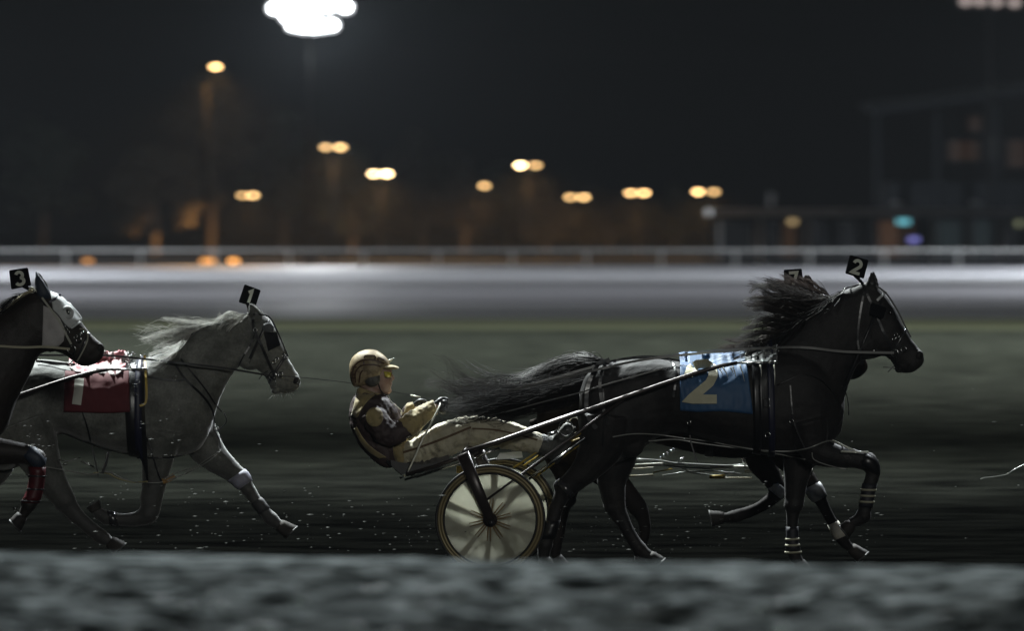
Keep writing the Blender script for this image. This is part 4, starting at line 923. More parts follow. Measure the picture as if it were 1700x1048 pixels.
# ---------------------------------------------------------------- number 1, grey
def horse1():
    Y = 41.0; root = empty("horse", (P(200, 950, Y).x, Y, 0), "grey horse with a pale flying mane and a red saddle cloth, wearing head number 1", "horse", "harness racing horses")
    b = Body(Y)
    b.loft([(-45, 665, -45, 710, .1), (-30, 630, -26, 762, .22), (0, 608, 4, 782, .27), (40, 598, 46, 765, .285), (80, 597, 92, 722, .275), (120, 603, 135, 733, .30), (165, 607, 180, 749, .32), (210, 603, 225, 757, .32),
            (245, 594, 258, 760, .30), (282, 582, 292, 760, .27), (318, 590, 325, 750, .22), (342, 630, 343, 728, .14), (353, 665, 351, 705, .06)], seg=28)
    b.loft([(252, 594, 318, 748, .21), (280, 573, 348, 716, .17), (305, 556, 361, 674, .14), (335, 543, 378, 634, .115), (368, 534, 396, 610, .10), (398, 528, 411, 606, .095), (415, 524, 426, 604, .08)], seg=24)
    b.loft([(412, 525, 404, 600, .065), (430, 522, 414, 606, .09), (446, 528, 424, 612, .10), (455, 541, 431, 617, .095), (463, 558, 437, 622, .08), (471, 576, 443, 630, .066), (479, 594, 448, 641, .058), (486, 608, 453, 650, .056), (494, 620, 464, 654, .05), (499, 632, 480, 653, .04), (497, 642, 490, 650, .02)], seg=22)
    b.lump(415, 592, 24, -.045, (1, .5, 1)); b.lump(415, 592, 24, .045, (1, .5, 1))
    b.lump(300, 690, 44, -.13, (.8, .5, 1.25)); b.lump(300, 690, 44, .13, (.8, .5, 1.25)); b.lump(30, 690, 55, -.14, (1, .6, 1.2))
    b.lump(488, 632, 8.5, -.03, (1, .5, 1)); b.lump(488, 632, 8.5, .03, (1, .5, 1)); b.lump(458, 649, 7, 0, (1.2, 2.5, .8)); ears(b, (420, 534), (441, 534), (414, 502), .035)
    b.limb([(268, 715, 42), (262, 755, 29), (257, 795, 21), (251, 830, 18), (247, 853, 16), (222, 863, 12), (195, 863, 10.5), (174, 859, 12), (160, 850, 9.5)], dy=-.15); hoof(b, 161, 851, 245, 9.5, -.15, 14)
    b.limb([(318, 705, 38), (345, 748, 28), (373, 774, 20), (399, 795, 14.5), (417, 820, 10.5), (438, 848, 10), (450, 862, 11.5), (460, 870, 9)], dy=.14); hoof(b, 459, 869, 32, 10.5, .14, 27)
    b.limb([(40, 700, 52), (58, 745, 40), (80, 790, 28), (106, 830, 19), (126, 856, 13), (150, 878, 12), (166, 890, 12.5), (178, 898, 10)], dy=-.16); hoof(b, 178, 897, 36, 11, -.16, 24)
    b.limb([(0, 700, 50), (-10, 770, 34), (-50, 830, 18), (-62, 870, 12), (-76, 910, 11), (-80, 930, 9)], dy=.14); hoof(b, -80, 928, 60, 10, .14, 22)
    for (x, y, r, d) in ((246, 853, 18, -.15), (176, 860, 13, -.15), (400, 796, 16.5, .14), (451, 863, 12.5, .14), (107, 832, 20, -.16), (164, 889, 13.5, -.16)): joint(b, x, y, r, d)
    b.fuse("body", c_grey, root, .0105, 3, crumple=(.004, 7, 22), dents=[(452, 560, -.09, 16, -.006), (405, 560, -.1, 30, -.008), (360, 600, -.1, 40, -.008), (270, 660, -.26, 45, -.012), (80, 670, -.3, 50, -.014), (330, 650, -.2, 40, .012), (240, 740, -.25, 25, -.012), (375, 782, .1, 18, .006), (474, 646, -.04, 8, -.005), (440, 616, -.08, 12, -.007), (470, 610, -.06, 14, -.004)])
    build_hooves(b, root, hoof_m)
    sk = face(b, root, (452, 566), (491, 632), [(450, 640), (462, 642), (476, 648), (486, 645)])
    sk.band("noseband", (476, 588), (446, 636), .020, l_black, root); sk.band("browband", (448, 528), (412, 604), .022, l_black, root)
    sk.strap("bridle", [(420, 528), (422, 548), (436, 578), (447, 604), (455, 620)], .020, l_black, root)
    sk.strap("overcheck_strap", [(420, 522), (446, 526), (461, 552), (472, 578), (478, 592)], .012, l_shine, root, -.02)
    sk.strap("throat_strap", [(424, 552), (416, 572), (404, 592), (395, 610)], .010, l_black, root)
    p, ok = sk.hit(450, 566, -.1); mb = MB(); q = [p + Vector(v) for v in ((-.055, -.010, .065), (.045, -.05, .060), (.070, -.05, -.030), (-.020, -.010, -.075))]
    mb.add(q + [v + Vector((0, -.006, 0)) for v in q], [(0, 1, 2, 3), (7, 6, 5, 4), (0, 4, 5, 1), (1, 5, 6, 2), (2, 6, 7, 3), (3, 7, 4, 0)]); mb.build("blinker", l_black, root, False)
    p, ok = sk.hit(445, 545, -.1); mb = MB(); mb.ball(p + Vector((0, -.01, 0)), .045, 10, (1.0, .3, .9)); mb.build("ear_pad", mat("grey_sheepskin", (.10, .105, .11), .9, bump=.8, bscale=60, dist=.01), root)
    for (x, y) in ((455, 602), (460, 597), (471, 590), (452, 560), (474, 594), (424, 548)): torus("buckle_ring", x, y, 2.8, .9, steel, root, sk)
    torus("bit_ring", 453, 624, 6.5, 1.2, steel, root, sk); torus("bit_ring", 466, 622, 4, .9, steel, root, sk); sk.cord("bit_cheek", [(456, 622), (458, 632), (458, 644)], .0032, steel, root)
    sk.cord("bit_cheek", [(445, 616), (436, 622), (430, 630)], .003, l_shine, root)
    plate([(406, 472), (433, 482), (424, 510), (396, 502)], '1', root, Y - .06 + .12, black_pl, num_w, 1, [(412, 502), (413, 512), (415, 524)])
    sk.cord("check_rein", [(415, 519), (395, 527), (376, 534), (330, 548), (290, 575), (250, 592)], .006, l_shine, root, -.02)
    cl = sk.sheet("saddle_cloth", [(108, 617), (140, 617), (180, 617), (214, 614)], [(106, 684), (140, 685), (180, 686), (216, 684)], red_c, root, 26, 16, .014, .02, .003, 5)
    tp = sk.sheet("cloth_lining", [(114, 606), (140, 598), (165, 596), (190, 597), (210, 597)], [(122, 616), (146, 622), (165, 621), (190, 624), (208, 614)], pink_c, root, 30, 8, .022, .10, .016, 9)
    skc = sk
    def on(x, y):
        p, ok = skc.hit(x, y, -.3); return p + (CAM - p).normalized() * .028
    s_ = strokes([[(132, 628), (130, 650), (127, 672)]], 15, on, .003, 3); s_.build("numeral", mat("white_painted_numeral", (.55, .56, .50), .7), cl, False)
    sk.band("saddle", (226, 598), (232, 758), .14, l_black, root, lift=.010, rows=4, seg=48)
    sk.band("girth", (234, 596), (234, 758), .05, l_blue, root, lift=.018, rows=3, seg=48)
    sk.strap("yellow_piping", [(240, 590), (241, 606), (243, 640), (243, 662), (240, 671), (232, 674)], .016, yellow, root, -.3, .022)
    glint_tack(root, sk, 210, 240, 588, 614, 16, 8)
    for (x, y) in ((224, 640), (226, 655), (221, 622), (229, 634)): buckle(x, y, 7, 5, steel, root, sk, .03)
    sk.strap("back_strap", [(60, 600), (100, 604), (150, 608), (210, 603)], .022, l_shine, root, -.02, .010)
    # breast collar and traces
    sk.strap("collar_strap", [(236, 624), (258, 628), (290, 632), (310, 630)], .016, l_black, root); buckle(289, 629, 6, 8, steel, root, sk)
    sk.strap("collar_strap", [(292, 606), (308, 630), (335, 656), (352, 680), (355, 706)], .016, l_black, root, -.2)
    sk.strap("collar_strap", [(300, 596), (318, 618), (340, 645), (358, 672), (368, 684)], .012, l_black, root, -.2)
    sk.cord("trailing_strap", [(355, 706), (358, 718), (364, 730), (366, 744)], .004, l_black, root, -.2); sk.cord("trailing_strap", [(372, 686), (376, 700), (366, 712), (360, 716)], .004, l_black, root, -.2)
    torus("buckle_ring", 360, 712, 3, .9, steel, root, sk)
    # hobbles
    hb = mat("dull_yellow_tube", (.30, .27, .13), .35)
    sk.cord("hobble", [(-20, 740), (20, 757), (60, 772), (100, 780), (150, 788), (180, 784), (210, 798), (240, 802), (270, 801), (300, 790), (330, 776), (352, 762), (366, 748)], .0055, grey_p, root, -.30, .02)
    sk.cord("hobble", [(155, 786), (178, 786), (196, 795), (222, 801), (245, 800)], .0065, hb, root, -.31, .035)
    sk.cord("hobble", [(272, 796), (300, 783), (325, 775), (345, 762), (364, 750)], .0045, grey_p, root, -.31, .03)
    sk.strap("hobble_pad", [(270, 800), (282, 795), (290, 790)], .04, mat("tan_leather", (.26, .15, .05), .5), root, -.3, .02)
    sk.strap("hobble_strap", [(132, 672), (142, 700), (150, 730), (160, 775), (163, 790)], .009, l_black, root, -.3)
    sk.strap("hobble_strap", [(234, 700), (240, 720), (250, 745), (262, 785), (268, 800)], .010, l_black, root, -.3)
    sk.strap("hobble_strap", [(180, 750), (176, 770), (170, 786)], .020, l_black, root, -.3, .02)
    sk.cord("steel_link", [(178, 752), (175, 766), (170, 780)], .006, steel, root, -.3, .035)
    sk.strap("belly_strap", [(228, 690), (224, 715), (220, 740), (214, 754)], .05, l_black, root)
    sk.band("forearm_strap", (238, 760), (288, 759), .012, l_black, root, -.15, .006, 2, 24, maxr=.2)
    mb = MB(); mb.tube([P(98, 764, Y - .3), P(110, 766, Y - .3), P(122, 764, Y - .3), P(134, 760, Y - .3)], .005, 6); mb.tube([P(134, 766, Y - .3), P(146, 771, Y - .3), P(156, 776, Y - .3)], .007, 6); mb.ball(P(108, 771, Y - .3), .014, 8, (1.3, .8, .7)); mb.build("hobble_hanger", steel, root)
    bt = mat("pale_blue_boot", (.30, .30, .38), .6, var=(.20, .20, .24), scale=14)
    sk.band("knee_boot", (390, 804), (410, 790), .10, bt, root, .14, .008, 4, 18, maxr=.1)
    sk.band("boot", (424, 846), (443, 833), .10, mat("dark_grey_boot", (.04, .04, .042), .7), root, .14, .006, 4, 18, maxr=.09)
    sk.band("fetlock_boot", (186, 852), (190, 872), .06, l_shine, root, -.15, .007, 3, 18, maxr=.09)
    M = [[(412, 522, -.02), (395, 530, -.04), (380, 538, -.07), (374, 548, -.09)], [(402, 524, -.02), (385, 530, -.04), (366, 536, -.05), (350, 540, -.05)], [(380, 529, -.02), (360, 535, -.03), (335, 541, -.04), (312, 548, -.05)],
         [(360, 534, -.02), (335, 538, -.03), (308, 540, -.03), (280, 538, -.03)], [(345, 539, -.02), (318, 541, -.03), (292, 538, -.03), (264, 534, -.03)], [(335, 544, -.02), (305, 552, -.04), (275, 558, -.05), (240, 558, -.06)],
         [(325, 549, -.02), (298, 560, -.06), (268, 568, -.08), (238, 572, -.1)], [(315, 555, -.02), (290, 570, -.08), (265, 580, -.12), (240, 585, -.14)], [(305, 561, -.02), (286, 582, -.12), (264, 594, -.17), (246, 606, -.2)]]
    hair("mane", M, 640, h_grey, root, Y - .02, 3.5, .02, .0018, 6, 31, 11, clump=15)
    hair("mane", [g[:3] + [(g[3][0] - 12, g[3][1] - 4, g[3][2])] for g in M[3:8]], 60, h_grey, root, Y - .02, 7, .03, .0016, 9, 34, 11, .7, clump=6)
    M = [[(318, 553, -.02), (300, 572, -.14), (272, 585, -.2), (248, 590, -.22)], [(308, 560, -.02), (296, 584, -.18), (276, 600, -.24), (254, 612, -.27)]]
    hair("mane_lock", M, 120, h_grey, root, Y - .02, 4, .02, .0016, 3, 32, 8, clump=8)
    W = [[(455, 654, 0), (453, 656, 0), (451, 658, 0)], [(470, 653, 0), (470, 655, 0), (469, 658, 0)], [(485, 650, 0), (486, 652, 0), (487, 655, 0)]]
    hair("whiskers", W, 60, h_grey, root, Y, 2, .03, .0010, 1, 33, 4)
horse1()

# ---------------------------------------------------------------- number 3, dark, entering at the left edge
def horse3():
    Y = 39.4; root = empty("horse", (P(-150, 950, Y).x, Y, 0), "dark bay horse entering at the left edge in a white hood, wearing head number 3", "horse", "harness racing horses")
    b = Body(Y)
    b.loft(shift(TR2, -1392, -8, 1.02, (1390, 690)), seg=26)
    b.loft([(-120, 590, -45, 752, .21), (-85, 570, -5, 728, .19), (-50, 548, 14, 705, .17), (-20, 530, 26, 670, .15), (5, 513, 46, 630, .125), (30, 496, 64, 592, .11), (50, 482, 80, 584, .10), (62, 478, 92, 582, .085)], seg=24)
    b.loft([(58, 478, 74, 582, .065), (78, 482, 88, 584, .09), (98, 491, 100, 586, .10), (112, 504, 109, 590, .095), (124, 518, 116, 595, .08), (135, 534, 122, 600, .066), (146, 548, 128, 604, .058), (157, 560, 134, 607, .056), (167, 568, 143, 608, .05), (173, 579, 154, 606, .04), (172, 592, 165, 600, .02)], seg=22)
    b.lump(84, 560, 25, -.045, (1, .5, 1)); b.lump(84, 560, 25, .045, (1, .5, 1))
    ears(b, (62, 489), (81, 490), (60, 452), .035)
    b.limb([(-70, 700, 42), (-50, 732, 32), (-15, 748, 25), (25, 752, 19), (58, 760, 15.5), (62, 785, 12), (58, 815, 11.5), (50, 836, 12), (40, 852, 9)], dy=-.15); hoof(b, 40, 852, 125, 10, -.15, 24)
    b.limb([(-70, 700, 36), (-78, 770, 26), (-84, 830, 15), (-86, 870, 10.5), (-88, 915, 11.5), (-84, 938, 9)], dy=.12); hoof(b, -84, 936, 60, 10, .12, 22)
    b.limb([(-384, 700, 48), (-400, 750, 38), (-440, 800, 22), (-462, 830, 15), (-480, 880, 11), (-490, 925, 10)], dy=-.15); hoof(b, -490, 928, 70, 10.5, -.15, 24)
    b.limb([(-370, 700, 48), (-372, 756, 36), (-376, 800, 25), (-366, 842, 17), (-345, 890, 11), (-318, 925, 9)], dy=.12); hoof(b, -318, 924, 38, 10, .12, 24)
    for (x, y, r, d) in ((60, 762, 17, -.15), (48, 838, 13, -.15)): joint(b, x, y, r, d)
    b.fuse("body", c_dkbay, root, .011, 3, crumple=(.003, 7, 22), dents=[(150, 575, -.05, 16, .004)])
    build_hooves(b, root, hoof_d)
    sk = face(b, root, (114, 518), (165, 578), [(126, 592), (140, 594), (152, 600), (162, 600)])
    # hood: cups, ear sleeve, white mesh behind the jaw
    hood = sk.sheet("hood", [(84, 486), (100, 494), (116, 508), (134, 530)], [(88, 514), (98, 524), (108, 538), (116, 545)], white_c, root, 14, 10, .008, .01, .003, 4, -.1)
    p, ok = sk.hit(113, 519, -.1)
    mb = MB(); mb.ring(p + Vector((-.002, -.018, 0)), (.25, 1, 0), .034, .014, 24, 8, .9); mb.build("eye_cup", white_c, hood)
    mb = MB(); mb.ball(p + Vector((0, -.008, 0)), .022, 12, (1, .5, 1)); mb.build("eye_opening", eye_m, hood)
    mb = MB(); c0 = P(71, 490, Y - .035); mb.tube([P(74, 497, Y - .05), P(71, 486, Y - .05), P(66, 472, Y - .05), P(60, 451, Y - .05)], [.052, .048, .034, .004], 14, flat=.5); mb.build("ear_cover", navy_c, hood)
    sk.strap("hood_strap", [(52, 480), (66, 494), (82, 512), (100, 534), (114, 546)], .016, l_black, root); sk.strap("browband", [(82, 502), (92, 496), (101, 489)], .016, l_blue, root, -.05, .012)
    sk.sheet("neck_cloth", [(72, 508), (84, 514), (98, 528), (108, 548)], [(70, 578), (82, 579), (96, 576), (106, 566)], pinkw, root, 10, 12, .010, .0, .004, 6, -.1)
    sk.strap("bridle", [(52, 480), (62, 484), (74, 500), (86, 516), (100, 536), (110, 556), (120, 575)], .014, mat("white_bridle_strap", (.42, .42, .36), .5), root, -.1, .010)
    sk.band("noseband", (150, 550), (128, 600), .018, l_shine, root)
    sk.strap("noseband", [(132, 546), (142, 548), (146, 560), (142, 574), (134, 590), (128, 600)], .009, mat("pale_strap", (.35, .34, .28), .5), root, -.1, .012)
    sk.strap("nose_rope", [(118, 545), (128, 538), (136, 530)], .014, white_c, root, -.1, .014)
    for (x, y) in ((106, 543), (110, 548), (113, 552), (126, 560), (131, 557), (137, 552)): torus("buckle_ring", x, y, 2.8, .9, steel, root, sk)
    torus("bit_ring", 119, 580, 7, 1.4, steel, root, sk, .02); torus("bit_ring", 131, 564, 4.5, 1.2, steel, root, sk); sk.cord("bit_cheek", [(122, 584), (124, 592), (120, 600), (112, 608)], .0035, steel, root)
    sk.cord("chin_strap", [(110, 604), (118, 608), (128, 604), (134, 596)], .003, l_shine, root)
    plate([(15, 449), (46, 444), (52, 474), (19, 481)], '3', root, Y - .03, black_pl, num_w, 1, [(40, 474), (47, 480), (54, 484)])
    mb = MB(); mb.ring(P(53, 482, Y - .05), (.3, 1, .3), .02, .006, 14, 6); mb.build("poll_ring", pale_p, root)
    for o_ in (0, 1):                    # braided check rein
        pts = [(54, 481), (40, 488), (25, 499), (10, 510), (-20, 526)]
        q = spline(pts, 7); mb = MB(); mb.tube([P(x, y + 2.0 * math.sin(i * 1.6 + o_ * math.pi) + 1, Y - .05 - .01 * math.cos(i * 1.6 + o_ * math.pi)) for i, (x, y) in enumerate(q)], .006, 6); mb.build("check_rein", mat("tan_white_rope", (.40, .36, .24), .7), root)
    sk.strap("lead_strap", [(-40, 573), (0, 575), (40, 577), (72, 576), (98, 578), (116, 580)], .016, mat("pale_canvas_strap", (.40, .38, .28), .7), root, -.2, .014)
    sk.band("boot", (45, 805), (72, 806), .25, red_b, root, -.15, .010, 7, 18, maxr=.1)
    sk.band("knee_boot", (48, 748), (68, 770), .10, navy_c, root, -.15, .008, 4, 18, maxr=.11)
    for yy in (790, 812, 832): sk.band("boot_strap", (47, yy), (71, yy + 1), .010, l_shine, root, -.15, .014, 2, 18, maxr=.1)
    sk.cord("boot_buckle", [(43, 739), (50, 741)], .006, steel, root); 
    mb = MB(); mb.tube([P(22, 843, Y - .25), P(28, 846, Y - .25)], .006, 6); mb.tube([P(22, 847, Y - .25), P(27, 850, Y - .25)], .005, 6); mb.build("heel_buckle", steel, root)
    M = [[(48, 484, 0), (30, 492, -.02), (12, 504, -.04), (-8, 516, -.05)], [(20, 502, 0), (0, 512, -.03), (-20, 526, -.05), (-44, 540, -.06)], [(-20, 530, 0), (-44, 545, -.05), (-66, 560, -.08), (-90, 575, -.1)]]
    hair("mane", M, 260, h_black, root, Y, 3, .02, .002, 2, 41, 7, clump=10)
    sk.band("girth", (-112, 585), (-108, 750), .06, l_black, root, lift=.012, rows=3, seg=40)
horse3()
# ------------------------------------------------------------------ racing sulky
alu = mat("dark_anodised_tube", (.055, .047, .045), .38, metal=.7, var=(.03, .026, .026), scale=10)
alub = mat("black_fork", (.035, .027, .026), .35, metal=.3, spec=.6, var=(.05, .04, .038), scale=20)
tyre_m = mat("black_tyre", (.010, .010, .010), .5, spec=.5)
rim_m = mat("olive_anodised_rim", (.26, .21, .11), .4, metal=.3, var=(.20, .165, .09), scale=5)
spoke_m = mat("bronze_spoke", (.22, .15, .07), .5, spec=.3)
def disc_mat():
    m = mat("milky_wheel_cover", (.80, .80, .68), .38, spec=.5, var=(.44, .44, .35), scale=4, detail=7, bump=.15, bscale=20)
    t = m.node_tree; b = t.nodes["Principled BSDF"]; out = t.nodes["Material Output"]
    tl = t.nodes.new("ShaderNodeBsdfTranslucent"); tl.inputs[0].default_value = (.60, .60, .50, 1)
    tr = t.nodes.new("ShaderNodeBsdfTransparent"); mx = t.nodes.new("ShaderNodeMixShader"); mx.inputs[0].default_value = .45
    m2 = t.nodes.new("ShaderNodeMixShader"); m2.inputs[0].default_value = .30
    t.links.new(b.outputs[0], mx.inputs[1]); t.links.new(tl.outputs[0], mx.inputs[2]); t.links.new(mx.outputs[0], m2.inputs[1]); t.links.new(tr.outputs[0], m2.inputs[2]); t.links.new(m2.outputs[0], out.inputs[0])
    return m
cover_m = disc_mat()
def sulky():
    Y = 40.2; root = empty("racing_sulky", (P(813, 950, Y).x, Y, 0), "two wheeled racing sulky with milky covered wheels carrying the driver in gold", "sulky", "racing sulkies")
    NY = 39.58; off = Vector((.085, 1.2, 0)); ax = Vector((.07, 1, 0)).normalized(); S = FPX / NY
    for k in (0, 1):
        c = P(814, 863.6, NY) + off * k; Rw = 92 / S
        w_ = MB(); w_.ring(c, ax, Rw - .009, .0095, 72, 10); wh = w_.build("wheel", tyre_m, root)
        mb = MB()
        for rr, t_ in ((Rw - .026, .012), (Rw - .046, .011)): mb.ring(c, ax, rr, t_, 64, 10, 1.4)
        mb.build("rim", rim_m, wh)
        mb = MB(); mb.ring(c - ax * .012, ax, Rw - .062, .0065, 64, 8); mb.build("rim_edge", tyre_m, wh)
        mb = MB()
        mb.disc(c, ax, Rw - .058, .006, 64); mb.build("wheel_cover", cover_m, wh, False)
        for j in range(10):
            a = R(36 * j + 14 + 9 * k); u = Vector((math.cos(a), 0, math.sin(a))); u = (u - ax * u.dot(ax)).normalized(); v = ax.cross(u)
            mb = MB()
            for s_ in (-1, 1): mb.tube([c - ax * .016 + u * .03 + v * .006 * s_, c - ax * .014 + u * .10 + v * .010 * s_, c - ax * .006 + u * .15 + v * .011 * s_], [.0065, .0050, .0030], 6)
            q0 = [c + ax * .008 + u * .05 - v * .010, c + ax * .008 + u * .05 + v * .010, c + ax * .008 + u * (Rw - .06) + v * .024, c + ax * .008 + u * (Rw - .06) - v * .024]
            mb.add(q0 + [q + ax * .006 for q in q0], [(0, 1, 2, 3), (7, 6, 5, 4), (0, 4, 5, 1), (1, 5, 6, 2), (2, 6, 7, 3), (3, 7, 4, 0)])
            mb.build("spoke", spoke_m, wh)
        mb = MB(); mb.disc(c, ax, .030, .07, 20); mb.disc(c - ax * .02, ax, .05, .012, 20); mb.build("hub", alub, wh)
    def sd(px, py, k, inn=0):          # k=0 near, 1 far
        p = P(px, py, NY + .17 + inn)
        return p if k == 0 else Vector((p.x + .07, 2 * Y - p.y, p.z))
    for k in (0, 1):
        pts = [(770, 752, 0), (830, 733, .01), (900, 708, .02), (1000, 673, .05), (1100, 638, .07), (1160, 618, .09), (1200, 607, .10), (1224, 603, .10)]
        mb = MB(); mb.tube([sd(a, b, k, d) for a, b, d in pts], [.020, .019, .018, .017, .016, .016, .015, .013], 10); sh = mb.build("shaft", alu, root)
        mb = MB(); mb.tube([sd(1222, 603, k, .10), sd(1292, 602, k, .10)], .008, 8); mb.build("shaft_end", steel, sh)
        for x in (1232, 1243, 1254, 1266, 1278, 1286): mb = MB(); mb.ring(sd(x, 602.5, k, .10), (1, 0, .02), .009, .005, 14, 6); mb.build("collar", steel, sh)
        a = P(768, 754, NY - .045); b_ = P(816, 868, NY - .045); a2 = a + Vector((0, .14, 0)); b2 = b_ + Vector((0, .14, 0))
        if k: a, b_, a2, b2 = a + off, b_ + off, a2 + off, b2 + off
        mb = MB(); mb.tube([a, a.lerp(b_, .5), b_], [.046, .040, .034], 14, flat=.45); fk = mb.build("fork", alub, root)
        mb = MB(); mb.tube([a2, a2.lerp(b2, .5), b2], [.046, .040, .034], 14, flat=.3); mb.build("fork", alub, root)
        mb = MB(); mb.disc(b_ - ax * .018, ax, .020, .02, 16); mb.build("axle_nut", l_shine, fk)
        mb = MB(); mb.tube([P(808, 830, NY - .05) + off * k, P(860, 792, NY + .0) + off * k, sd(985, 700, k, .03), sd(1040, 660, k, .06)], [.008, .008, .010, .009], 8); mb.build("brace", alub, root)
        mb = MB(); mb.tube([sd(878, 796, k, .05), sd(972, 728, k, .05)], .009, 8); mb.build("brace", steel if k == 0 else yellow, root)
        mb = MB(); q = sd(940, 712, k, .10); mb.ring(q, (.5, 1, 0), .055, .007, 22, 8); mb.tube([q + Vector((-.06, 0, -.02)), q + Vector((-.13, 0, -.045))], .013, 8); mb.build("stirrup", steel, root)
        mb = MB(); mb.tube([sd(853, 777, k, .3), sd(884, 756, k, .3)], .008, 6); mb.tube([sd(928, 745, k, .3), sd(950, 730, k, .3)], .012, 6); 
        mb = MB(); mb.tube([sd(853, 777, k, .3), sd(890, 752, k, .3), sd(950, 730, k, .3), sd(985, 705, k, .2)], .008, 6); mb.build("foot_rail", yellow, root)
        mb = MB(); mb.tube([sd(672, 797, k, .25), sd(720, 782, k, .22), sd(780, 765, k, .1)], .008, 8); mb.build("seat_rail", steel, root)
        mb = MB(); mb.tube([sd(674, 789, k, .24), sd(720, 775, k, .22), sd(775, 756, k, .08)], .013, 8); mb.build("seat_rail", alub, root)
        mb = MB(); mb.tube([sd(642, 765, k, .26), sd(656, 778, k, .26), sd(672, 792, k, .26), sd(664, 794, k, .26)], .009, 8); mb.build("seat_strut", steel, root)
    mb = MB(); mb.tube([sd(772, 752, 0), sd(776, 746, 0, .2), sd(776, 745, 1, .2), sd(772, 752, 1)], .021, 10); mb.build("arch", alub, root)
    mb = MB(); c = P(664, 776, Y)
    vv = []; pr = [(648, 764), (664, 768), (700, 772), (735, 766), (752, 760), (750, 768), (722, 780), (686, 788), (664, 786), (650, 774)]
    for yy in (-.20, .20): vv += [P(a, b, Y + yy) for a, b in pr]
    n = len(pr); mb.add(vv, [tuple(range(n)), tuple(range(2 * n - 1, n - 1, -1))] + [(i, i + n, (i + 1) % n + n, (i + 1) % n) for i in range(n)]); mb.build("seat", mat("black_padded_vinyl", (.014, .014, .014), .4, spec=.5), root, False)
    mb = MB(); mb.box(P(764, 780, NY + .4), (.05, .006, .05)); mb.build("tag", yellow, root, False)
    mb = MB(); mb.add([P(a, b, Y + yy) for yy in (.02, .04) for a, b in ((823, 764), (830, 752), (866, 750), (868, 760))], [(0, 1, 2, 3), (7, 6, 5, 4), (0, 4, 5, 1), (1, 5, 6, 2), (2, 6, 7, 3), (3, 7, 4, 0)]); mb.build("dust_guard", white_c, root, False)
    mb = MB(); mb.tube([sd(760, 745, 0, .3), sd(764, 752, 0, .3), sd(768, 742, 0, .3)], .006, 6); mb.tube([sd(790, 760, 0, .1), sd(808, 752, 0, .1), sd(830, 744, 0, .1)], .009, 8); mb.tube([sd(800, 760, 0, .12), sd(812, 768, 0, .12), sd(815, 780, 0, .12)], .006, 6); mb.build("bracket", steel, root)
    return root
SK = sulky()
s2 = copy_tree(SK); a = P(1290, 602, 39.85); b_ = P(243, 613, 40.65)
s2.location = SK.location + (b_ - a); s2['label'] = "sulky of the grey horse, only its shafts reaching into the picture at the left"

# ------------------------------------------------------------------ the driver
gold = mat("gold_silk", (.40, .32, .15), .7, var=(.25, .20, .10), scale=9, bump=.9, bscale=16, dist=.012, sheen=.3)
dsilk = mat("dark_brown_silk", (.040, .027, .028), .62, spec=.35, var=(.065, .046, .044), scale=9, bump=1, bscale=14, dist=.015)
cream_t = mat("cream_trousers", (.48, .45, .34), .7, var=(.38, .35, .25), scale=7, bump=1, bscale=13, dist=.014, sheen=.3)
br_t = mat("brown_piping", (.10, .06, .03), .7)
skin_m = mat("skin", (.42, .31, .26), .55, spec=.4, var=(.32, .20, .155), scale=20)
glove_m = mat("black_glove", (.014, .014, .015), .4, spec=.6, bump=.5, bscale=40, dist=.004)
boot_m = mat("grey_muddy_boot", (.07, .072, .065), .6, var=(.035, .036, .033), scale=14, bump=.8, bscale=20, dist=.01)
helm_m = mat("gold_helmet", (.36, .29, .18), .55, spec=.3, var=(.22, .165, .09), scale=14, ramp=(.42, .6))
helm_b = mat("brown_helmet_pattern", (.07, .035, .02), .4, spec=.5)
mud = (.05, .045, .035)
soiled(gold, mud, .52, .68, 16, .75); soiled(cream_t, mud, .53, .72, 14, .7); soiled(helm_m, (.10, .075, .05), .48, .62, 20, .7); soiled(dsilk, (.09, .08, .07), .55, .7, 18, .5)
